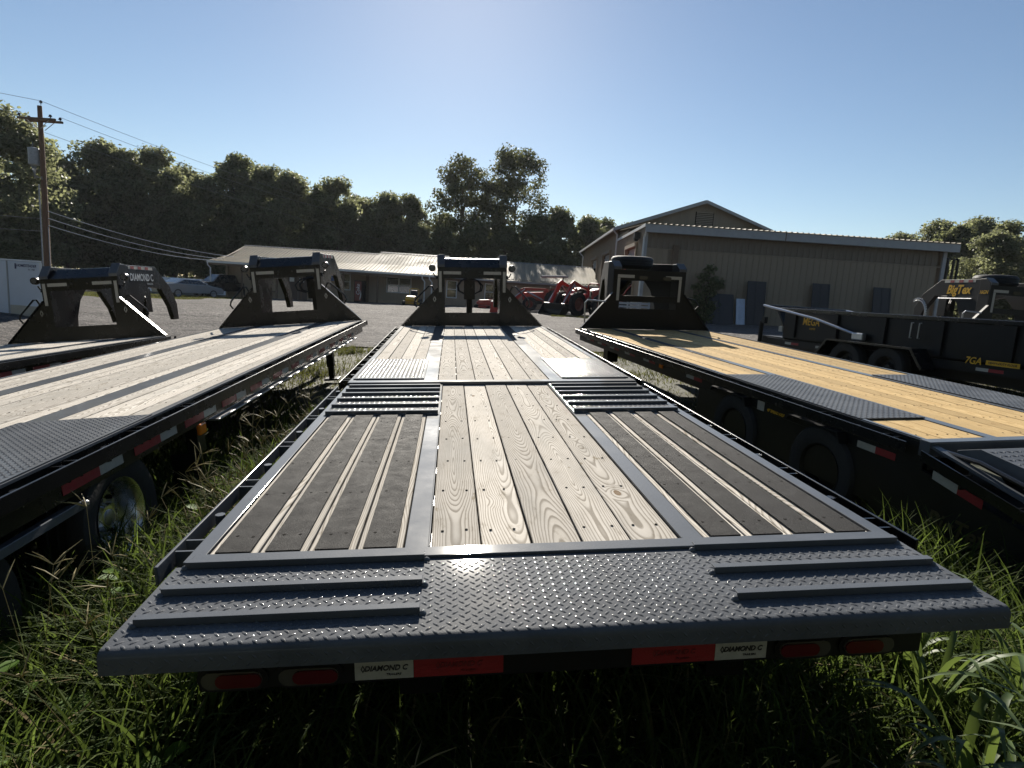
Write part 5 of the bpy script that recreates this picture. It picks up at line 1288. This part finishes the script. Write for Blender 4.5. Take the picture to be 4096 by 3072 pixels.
def tree_meshes(key, H, lo, cr, nc, nl, size, seed, mat, style='round', tr=.2):
    if key in TREE_ME: return TREE_ME[key]
    C, Rd = crown_arrays(H, lo, cr, nc, seed, style)
    V, F = leaf_cloud(C, Rd, nl, size, seed=seed)
    o = big_mesh('crown', V, F, mat); crown = o.data; bpy.data.objects.remove(o)
    g = np.random.default_rng(seed + 5); m = MB()
    hp = H * (lo + .25 * (1 - lo))
    m.tube([(0, 0, -.5), (.04 * H * .1, 0, hp * .5), (0, .03 * H * .1, hp), (.1, 0, H * .82)], [tr * 1.25, tr, tr * .75, tr * .18], 8)
    for i in g.choice(len(C), min(len(C), 16 if style == 'round' else 26), replace=False):
        c = Vector(C[i]); z0 = max(H * lo * .8, c.z - H * .22); b = Vector((0, 0, min(z0, H * .75)))
        md = b.lerp(c, .5) + Vector((0, 0, -.04 * H)) + Vector(g.normal(size=3)) * .12
        m.tube([b, md, c], [tr * .42, tr * .26, tr * .06], 5)
    trunk = m.mesh('trunk'); trunk.materials.append(MAT['bark'])
    TREE_ME[key] = (crown, trunk); return TREE_ME[key]
def tree(name, key, lab, x, y, h, H0, group=None, wid=1.0, z=None):
    s = h / H0
    t = thing(name, lab, 'tree', (x, y, ground_z(x, y) - .1 if z is None else z), rnd.uniform(0, 6.28), group)
    c, k = TREE_ME[key]
    for nm, me in (('crown', c), ('trunk', k)):
        o = link(nm, me, t); o.scale = (s * wid, s * wid, s)
SK = dict(size=.42)
tree_meshes('woodA', 16, .16, 4.6, 120, 20000, .36, 1, 'leaf_dark')
tree_meshes('woodB', 16, .12, 4.2, 110, 19000, .36, 2, 'leaf_mid')
tree_meshes('woodC', 16, .22, 5.2, 130, 20000, .35, 3, 'leaf_dark')
tree_meshes('tall1', 19, .16, 4.6, 90, 17000, .33, 14, 'leaf_open', 'open', .26)
tree_meshes('tall2', 20, .24, 5.0, 95, 17500, .33, 25, 'leaf_open', 'open', .26)
tree_meshes('small', 11, .10, 4.0, 90, 13000, .34, 6, 'leaf_mid')
tree_meshes('near', 16, .08, 6.0, 130, 24000, .35, 8, 'leaf_dark', tr=.3)
wl = 'tree in the back row of the dark wood behind the store'
ORD = 'first second third fourth fifth sixth seventh eighth ninth tenth eleventh twelfth thirteenth fourteenth fifteenth sixteenth'.split()
kinds = ('woodA', 'woodB', 'woodC')
for i, (x, y, h) in enumerate(((-57, 76, 15), (-54.5, 80, 16.8), (-51.5, 80, 18.6), (-48.3, 81, 16.4), (-45.2, 79, 15.2), (-41.4, 80, 15.4), (-38.3, 82, 15.9), (-35.9, 80, 16.6), (-33.2, 80, 15.6), (-29.9, 79, 14.8), (-26.2, 80, 15.2), (-23.6, 78, 13.4), (-21.8, 83, 13.6), (-18.6, 84, 14.4), (-15.4, 85, 12.9), (-13.0, 80, 10.8),
        (-60, 88, 16.5), (-52, 90, 16.5), (-44, 90, 14), (-36, 91, 15.2), (-28, 91, 13.5), (-20, 92, 13.5), (-12, 93, 12), (-56, 86, 14.8), (-48, 87, 15.4), (-40, 88, 14), (-32, 87, 14.4), (-24, 88, 13), (-16, 89, 13), (-66, 84, 17), (-64, 72, 15.5))):
    lab = wl if i >= 16 else ORD[i] + ' tree from the left along the front of the wood behind pole and store'
    tree('broadleaf_tree', kinds[(i * 2 + i // 4) % 3], lab, x, y, h * (1.0 + .10 * math.sin(i * 2.4)), 16, 'trees of the wood behind the store', wid=rnd.uniform(.82, 1.15))
tree('broadleaf_tree', 'near', 'tallest leafy tree at the left picture edge, behind the utility pole', -51.8, 60.5, 17.2, 16)
tree('broadleaf_tree', 'tall1', 'tall open-crowned tree behind the store, left of a pair above the wood', -8.4, 84, 19.6, 19)
tree('broadleaf_tree', 'tall2', 'tall open-crowned tree with spreading right side, right of a pair above the wood', -1.2, 85, 20.6, 20)
for x, y, h in ((-10.5, 80, 9.5), (-5.5, 79, 10), (-1.5, 79, 9.5), (2.4, 81, 11.5), (4.9, 83, 12.6), (8.8, 84, 11.8), (12, 88, 12), (16, 92, 12)):
    tree('bushy_tree', 'small', 'lower bushy tree in the wood between the tall pair and the workshop', x, y, h, 11, 'bushy trees below the tall pair')
for x, y, h, lab in ((47.0, 76, 10.9, 0), (50.2, 74, 12.4, 0), (46.6, 66, 10.6, 0), (50.5, 68, 12.0, 0), (48.8, 62, 10.8, 0), (44.8, 58, 9.2, 0)):
    tree('broadleaf_tree', kinds[int(x) % 3], 'broadleaf tree in the group beyond the right end of the workshop', x, y, h, 16, 'trees beyond the right end of the workshop', 1.15)
tree('broadleaf_tree', 'near', 'taller nearer tree at the right picture edge, beyond the trailers', 48.2, 53.5, 12.6, 16, None, .8)
# undergrowth closing the foot of the woods
g = np.random.default_rng(77)
def mass(name, pts, rad, n, size, mat, lab=None):
    V, F = leaf_cloud(np.array(pts), np.array(rad), n, size, seed=len(pts))
    o = big_mesh(name, V, F, mat, kind='stuff'); o['label'] = lab; o['category'] = 'undergrowth'
pts = []; rad = []
for i in range(300):
    x = -74 + 94 * g.random(); y = 78 + 16 * g.random() + (0 if x > -60 else -8); pts.append((x, y, 1.0 + 7.5 * g.random() ** 1.2)); rad.append(1.6 + 1.5 * g.random())
mass('undergrowth', pts, rad, 52000, .5, 'leaf_dark', 'dark leafy undergrowth filling the wood behind the store')
pts = []; rad = []
for i in range(60):
    x = 32 + 30 * g.random(); y = 52 + 26 * g.random(); pts.append((x, y, 1.2 + 4.5 * g.random())); rad.append(1.3 + 1.3 * g.random())
mass('undergrowth', pts, rad, 14000, .45, 'leaf_mid', 'leafy undergrowth beyond the right end of the workshop')
pts = []; rad = []
for i in range(260):
    a = g.random(); x = -170 + 340 * a; y = 112 + 25 * g.random(); pts.append((x, y, 1.0 + 8 * g.random())); rad.append(2.5 + 2.0 * g.random())
mass('far_woods', pts, rad, 30000, .9, 'leaf_dark', 'far woods closing the view behind everything')
pts = []; rad = []
for i in range(260):
    x = -60 + 120 * g.random(); pts.append((x, -11 - 7 * g.random() - .003 * x * x, 1.0 + 16 * g.random())); rad.append(1.8 + 1.6 * g.random())
mass('added_rear_trees', pts, rad, 42000, .9, 'leaf_dark', 'edge of the wood on the shaded side of the trailer row')  # added out of view to block low sky light on rear faces
# the shrub against the workshop wall
C = np.array([(0, 0, .5), (.3, .1, 1.0), (-.3, 0, 1.3), (.1, 0, 1.8), (.5, 0, 2.3), (-.2, 0, 2.5), (.15, 0, 3.0), (.75, .1, 2.15), (-.5, 0, 2.0)]); Rd = np.array([.55, .5, .5, .5, .4, .4, .35, .3, .3])
sh = thing('shrub', 'tall dark shrub growing against the workshop wall', 'shrub', (10.1, 32.6, ground_z(10, 32.6)))
V, F = leaf_cloud(C, Rd, 1500, .16, seed=3); big_mesh('foliage', V, F, 'leaf_dark', sh)
m = MB(); m.tube([(0, 0, -.1), (.05, 0, 1.5), (.1, 0, 3.0)], [.04, .03, .01], 6)
for c in C[2:]: m.tube([(0.03, 0, c[2] * .5), tuple(c)], [.02, .006], 5)
m.build('stem', 'bark', sh)

# ------------------------------------------------------------------ grass and weeds
def to_T(x, y):   # ground point -> trailer-frame x, y
    v = TI @ Vector((x, y, ground_z(x, y))); return v.x, v.y
def to_W(X, Y):
    v = T @ Vector((X, Y, -DH)); return v.x, v.y
def blades(name, P, hgt, wid, lean, mat, seg=3, seed=1, lab=None, parent=None):
    """arching grass blades as tapering strips.  P (n,3) feet"""
    g = np.random.default_rng(seed); n = len(P)
    a = g.random(n) * 6.2832; d = np.stack([np.cos(a), np.sin(a), np.zeros(n)], 1)
    b = a + 1.57 + g.normal(size=n) * .5; w = np.stack([np.cos(b), np.sin(b), np.zeros(n)], 1)
    V = []
    for k in range(seg + 1):
        f = k / seg
        c = P + np.array([0, 0, 1.0]) * (hgt * (f - .38 * lean * f * f))[:, None] + d * (hgt * lean * (f ** 1.8) * .75)[:, None]
        ww = wid * (1.0 - f ** 1.6) * .5 + .0006
        V += [c - w * ww[:, None], c + w * ww[:, None]]
    V = np.stack(V, 1).reshape(-1, 3); q = 2 * (seg + 1)
    F = []
    for k in range(seg):
        base = np.arange(n)[:, None] * q + 2 * k
        F.append(np.concatenate([base, base + 1, base + 3, base + 2], 1))
    o = big_mesh(name, V, np.concatenate(F), mat, parent, kind='stuff')
    if lab: o['label'] = lab; o['category'] = 'grass'
    return o
def feet(x0, x1, y0, y1, n, seed, cond, clump=.6):
    g = np.random.default_rng(seed); out = []; hh = []
    cc = [(g.uniform(x0, x1), g.uniform(y0, y1)) for _ in range(max(8, n // 60))]
    while len(out) < n:
        if g.random() < clump:
            c = cc[g.integers(len(cc))]; x, y = c[0] + g.normal() * .11, c[1] + g.normal() * .11
        else: x, y = g.uniform(x0, x1), g.uniform(y0, y1)
        k = cond(x, y)
        if k > 0 and g.random() < min(1, k * 3): out.append((x, y, ground_z(x, y) - .01)); hh.append(k)
    return np.array(out), np.array(hh)
def tall_h(x, y):
    X, Y = to_T(x, y)
    if -1.36 < X < 1.36 and Y > -.85: return .27 if Y < 1.5 else .16
    if -4.55 < X < -1.86 and Y > -1.5: return .30 if Y < 4 else .15
    if 1.75 < X < 4.6 and Y > 1.0: return .18
    if y < .55 and abs(x) < .5: return 0
    if -1.86 <= X <= -1.36: return .50 if Y < 2.4 else (.36 if Y < 5 else .17)
    if X > 1.2 and Y > 2.0: return .2
    if X > 1.0: return .46
    if X < -1.0: return .54
    return .34
P, K = feet(-4.6, 3.6, .7, 7.6, 30000, 5, tall_h)
gg = np.random.default_rng(9)
blades('tall_grass', P, K * (.45 + .75 * gg.random(len(P))), .007 + .010 * gg.random(len(P)), .35 + .8 * gg.random(len(P)), 'grass_blade', 4, 3, 'tall green grass and weeds around the near trailers')
def left_h(x, y):
    X, Y = to_T(x, y)
    if X < -1.2 and Y < 2.2 or -1.9 < X < -1.25 and Y < 6: return .52 if Y < 2.2 else .34
    return 0
P, K = feet(-3.6, -.9, 1.0, 7.0, 17000, 6, left_h)
blades('weed_grass', P, K * (.5 + .8 * gg.random(len(P))), .009 + .013 * gg.random(len(P)), .4 + .8 * gg.random(len(P)), 'grass_blade', 4, 4, 'thick weeds in the gap left of the middle trailer')
def short_h(x, y):
    if on_gravel(x, y): return 0
    X, Y = to_T(x, y)
    inside = any(a < X < b and Y < 7.9 for a, b in ((-7.5, -5.0), (-4.4, -1.95), (-1.2, 1.2), (1.9, 4.4)))
    return .07 if inside else .12 + .05 * math.sin(x * 2.2) * math.sin(y * 1.7)
P, K = feet(-11, 9.5, 6.0, 14.4, 52000, 8, short_h, .35)
blades('short_grass', P, K * (.5 + .9 * gg.random(len(P))), .008 + .010 * gg.random(len(P)), .5 + .8 * gg.random(len(P)), 'grass_short', 2, 5, 'short grass at the edge of the gravel lot')
def lawn_h(x, y): return 0 if on_gravel(x, y) or y > 49.5 else .14
P, K = feet(-34, -21, 36, 50, 14000, 9, lawn_h, .2)
blades('lawn', P, K * (.6 + .8 * gg.random(len(P))), .03 + .02 * gg.random(len(P)), .5 + .5 * gg.random(len(P)), 'grass_short', 2, 6, 'strip of lawn left of the store')
def tuft_h(x, y): return 0 if on_gravel(x, y) else .16
P, K = feet(1.9, 6.5, 33.6, 36.0, 3500, 10, tuft_h, .2)
blades('weed_patch', P, K * (.6 + .8 * gg.random(len(P))), .02 + .02 * gg.random(len(P)), .6 + .5 * gg.random(len(P)), 'grass_short', 2, 7, 'weedy patch of ground under the big red tractor')
P, K = feet(-1.2, 2.4, .9, 3.4, 9000, 21, lambda x, y: .26 if y > .9 else 0, .3)
blades('shade_grass', P, K * (.5 + .9 * gg.random(len(P))), .006 + .010 * gg.random(len(P)), .4 + .9 * gg.random(len(P)), 'grass_blade', 4, 8, 'grass in the shade under the tail of the middle trailer')
# finger-shaped seed heads (crabgrass) standing above the weeds
m = MB()
for i in range(150):
    if i < 105: X, Y = rnd.uniform(-2.6, -1.42), rnd.uniform(-.9, 3.2)
    elif i < 125: X, Y = rnd.uniform(-1.0, 1.0), rnd.uniform(-1.15, -.95)
    else: X, Y = rnd.uniform(-1.85, -1.4), rnd.uniform(2.5, 6)
    if X < -1.9 and Y > .6: X = rnd.uniform(-1.85, -1.42)
    x, y = to_W(X, Y); z = ground_z(x, y); h = rnd.uniform(.42, .70) if i < 105 else rnd.uniform(.24, .42)
    a = rnd.uniform(0, 6.28); l = rnd.uniform(.05, .22)
    top = Vector((x + l * math.cos(a), y + l * math.sin(a), z + h))
    m.tube([(x, y, z), (x + l * .3 * math.cos(a), y + l * .3 * math.sin(a), z + h * .6), top], [.0018, .0015, .001], 4, caps=False)
    for k in range(rnd.randint(3, 6)):
        b = rnd.uniform(0, 6.28); e = rnd.uniform(.2, 1.1); ln = rnd.uniform(.07, .13)
        dv = Vector((math.cos(b) * math.cos(e), math.sin(b) * math.cos(e), math.sin(e)))
        m.tube([top, top + dv * ln * .5 + Vector((0, 0, .006)), top + dv * ln], [.0016, .0028, .0008], 4, caps=False)
o = m.build('seed_heads', 'seed_stalk', None, kind='stuff'); o['label'] = 'finger-shaped grass seed heads standing above the weeds'; o['category'] = 'grass'
# broad weed leaves
def leaf_plant(lab, X, Y, n, size, hgt):
    x, y = to_W(X, Y)
    t = thing('broadleaf_weed', lab, 'weed', (x, y, ground_z(x, y)), rnd.uniform(0, 6), 'broad-leaved weeds left of the middle trailer')
    for i in range(n):
        a = rnd.uniform(0, 6.28); h = hgt * rnd.uniform(.4, 1.0); r = rnd.uniform(.04, .14); s = size * rnd.uniform(.7, 1.25)
        c = Vector((r * math.cos(a), r * math.sin(a), h)); d = Vector((math.cos(a), math.sin(a), rnd.uniform(.0, .9))).normalized()
        w = d.cross(Vector((0, 0, 1))).normalized(); u = w.cross(d)
        L = MB(); pr = [(0, .03), (.15, .22), (.38, .34), (.62, .30), (.85, .15), (1, .01)]
        vs = []
        for f, k in pr:
            q = c + d * s * f - Vector((0, 0, s * .35 * f * f)); vs += [q - w * s * k + u * s * .06, q, q + w * s * k + u * s * .06]
        fs = []
        for j in range(len(pr) - 1): fs += [(3 * j, 3 * j + 1, 3 * j + 4, 3 * j + 3), (3 * j + 1, 3 * j + 2, 3 * j + 5, 3 * j + 4)]
        L.add(vs, fs); L.tube([(0, 0, 0), tuple(c * .6), tuple(c)], .002, 4, caps=False)
        L.build('leaf', 'weed_leaf', t, smooth=True)
for X, Y, n, s, h in ((-1.62, .55, 9, .12, .34), (-1.5, .85, 7, .12, .36), (-1.75, 1.1, 7, .10, .40), (-1.45, -.55, 8, .11, .36), (-1.25, -.8, 9, .10, .30), (-1.7, -.5, 9, .12, .33), (-2.0, -.1, 8, .10, .34), (-1.55, .1, 7, .11, .36), (-1.2, -.95, 8, .09, .26), (-1.9, .45, 7, .1, .36), (-2.3, -.55, 9, .11, .34), (-1.85, -.95, 9, .12, .30), (-2.55, -.25, 8, .10, .36), (-1.4, -1.05, 9, .10, .26), (-2.05, -.75, 8, .13, .30)):
    leaf_plant('bright broad-leaved weed among the grass left of the middle trailer', X, Y, n, s, h)
# broad arching cane grass at the right rear corner
def cane(lab, X, Y, n, hgt, seed):
    g = random.Random(seed); x, y = to_W(X, Y)
    t = thing('cane_grass', lab, 'grass clump', (x, y, ground_z(x, y)), 0, 'clumps of broad cane grass at the right rear corner')
    for i in range(n):
        a = g.uniform(0, 6.28); h = hgt * g.uniform(.55, 1.1); out = h * g.uniform(.35, .85); wd = g.uniform(.009, .017)
        d = Vector((math.cos(a), math.sin(a), 0)); w = Vector((-math.sin(a), math.cos(a), 0)); L = MB(); vs = []; q = 9
        for k in range(q + 1):
            f = k / q; c = Vector((0, 0, 1)) * (h * (1.75 * f - 1.15 * f * f)) + d * out * (f ** 1.35) + w * .03 * math.sin(f * 3 + i)
            k2 = wd * (math.sin(math.pi * min(1, .16 + f * .84)) ** .8) + .0004
            vs += [c - w * k2 + Vector((0, 0, .35 * k2)), c, c + w * k2 + Vector((0, 0, .35 * k2))]
        fs = []
        for j in range(q): fs += [(3 * j, 3 * j + 1, 3 * j + 4, 3 * j + 3), (3 * j + 1, 3 * j + 2, 3 * j + 5, 3 * j + 4)]
        L.add(vs, fs).build('leaf', 'cane_leaf', t, smooth=True)
for i, (X, Y, n, h) in enumerate(((1.12, -1.02, 13, .62), (1.3, -.8, 14, .66), (.86, -1.08, 11, .5), (1.5, -1.0, 12, .7), (.55, -1.1, 7, .40), (1.45, -.45, 12, .66), (.1, -1.12, 6, .36), (1.72, -.7, 12, .7), (1.0, -1.22, 10, .56), (1.25, -1.15, 12, .62), (1.9, -.4, 11, .66), (1.62, -1.2, 10, .66), (.75, -1.2, 8, .44), (1.38, -1.02, 10, .74), (1.55, -.2, 10, .56))):
    cane('broad arching cane grass at the right rear corner of the middle trailer', X, Y, n, h, 40 + i)

# ------------------------------------------------------------------ thin late-day haze over the yard
hz = bpy.data.materials.new('haze'); hz.use_nodes = True
hn = hz.node_tree; hn.nodes.clear()
ho = hn.nodes.new('ShaderNodeOutputMaterial'); pv = hn.nodes.new('ShaderNodeVolumePrincipled')
pv.inputs['Color'].default_value = (0.86, 0.92, 1.0, 1); pv.inputs['Density'].default_value = 0.0001; pv.inputs['Anisotropy'].default_value = 0.35
hn.links.new(pv.outputs[0], ho.inputs['Volume']); MAT['haze'] = hz
zmin = min(v.co.z for v in bpy.data.objects['ground'].data.vertices)
hb = MB().box(-330, 330, -150, 350, zmin - 1, 26.0).build('haze', 'haze', kind='stuff')
hb['label'] = 'thin pale haze in the air over the yard'; hb['category'] = 'haze'
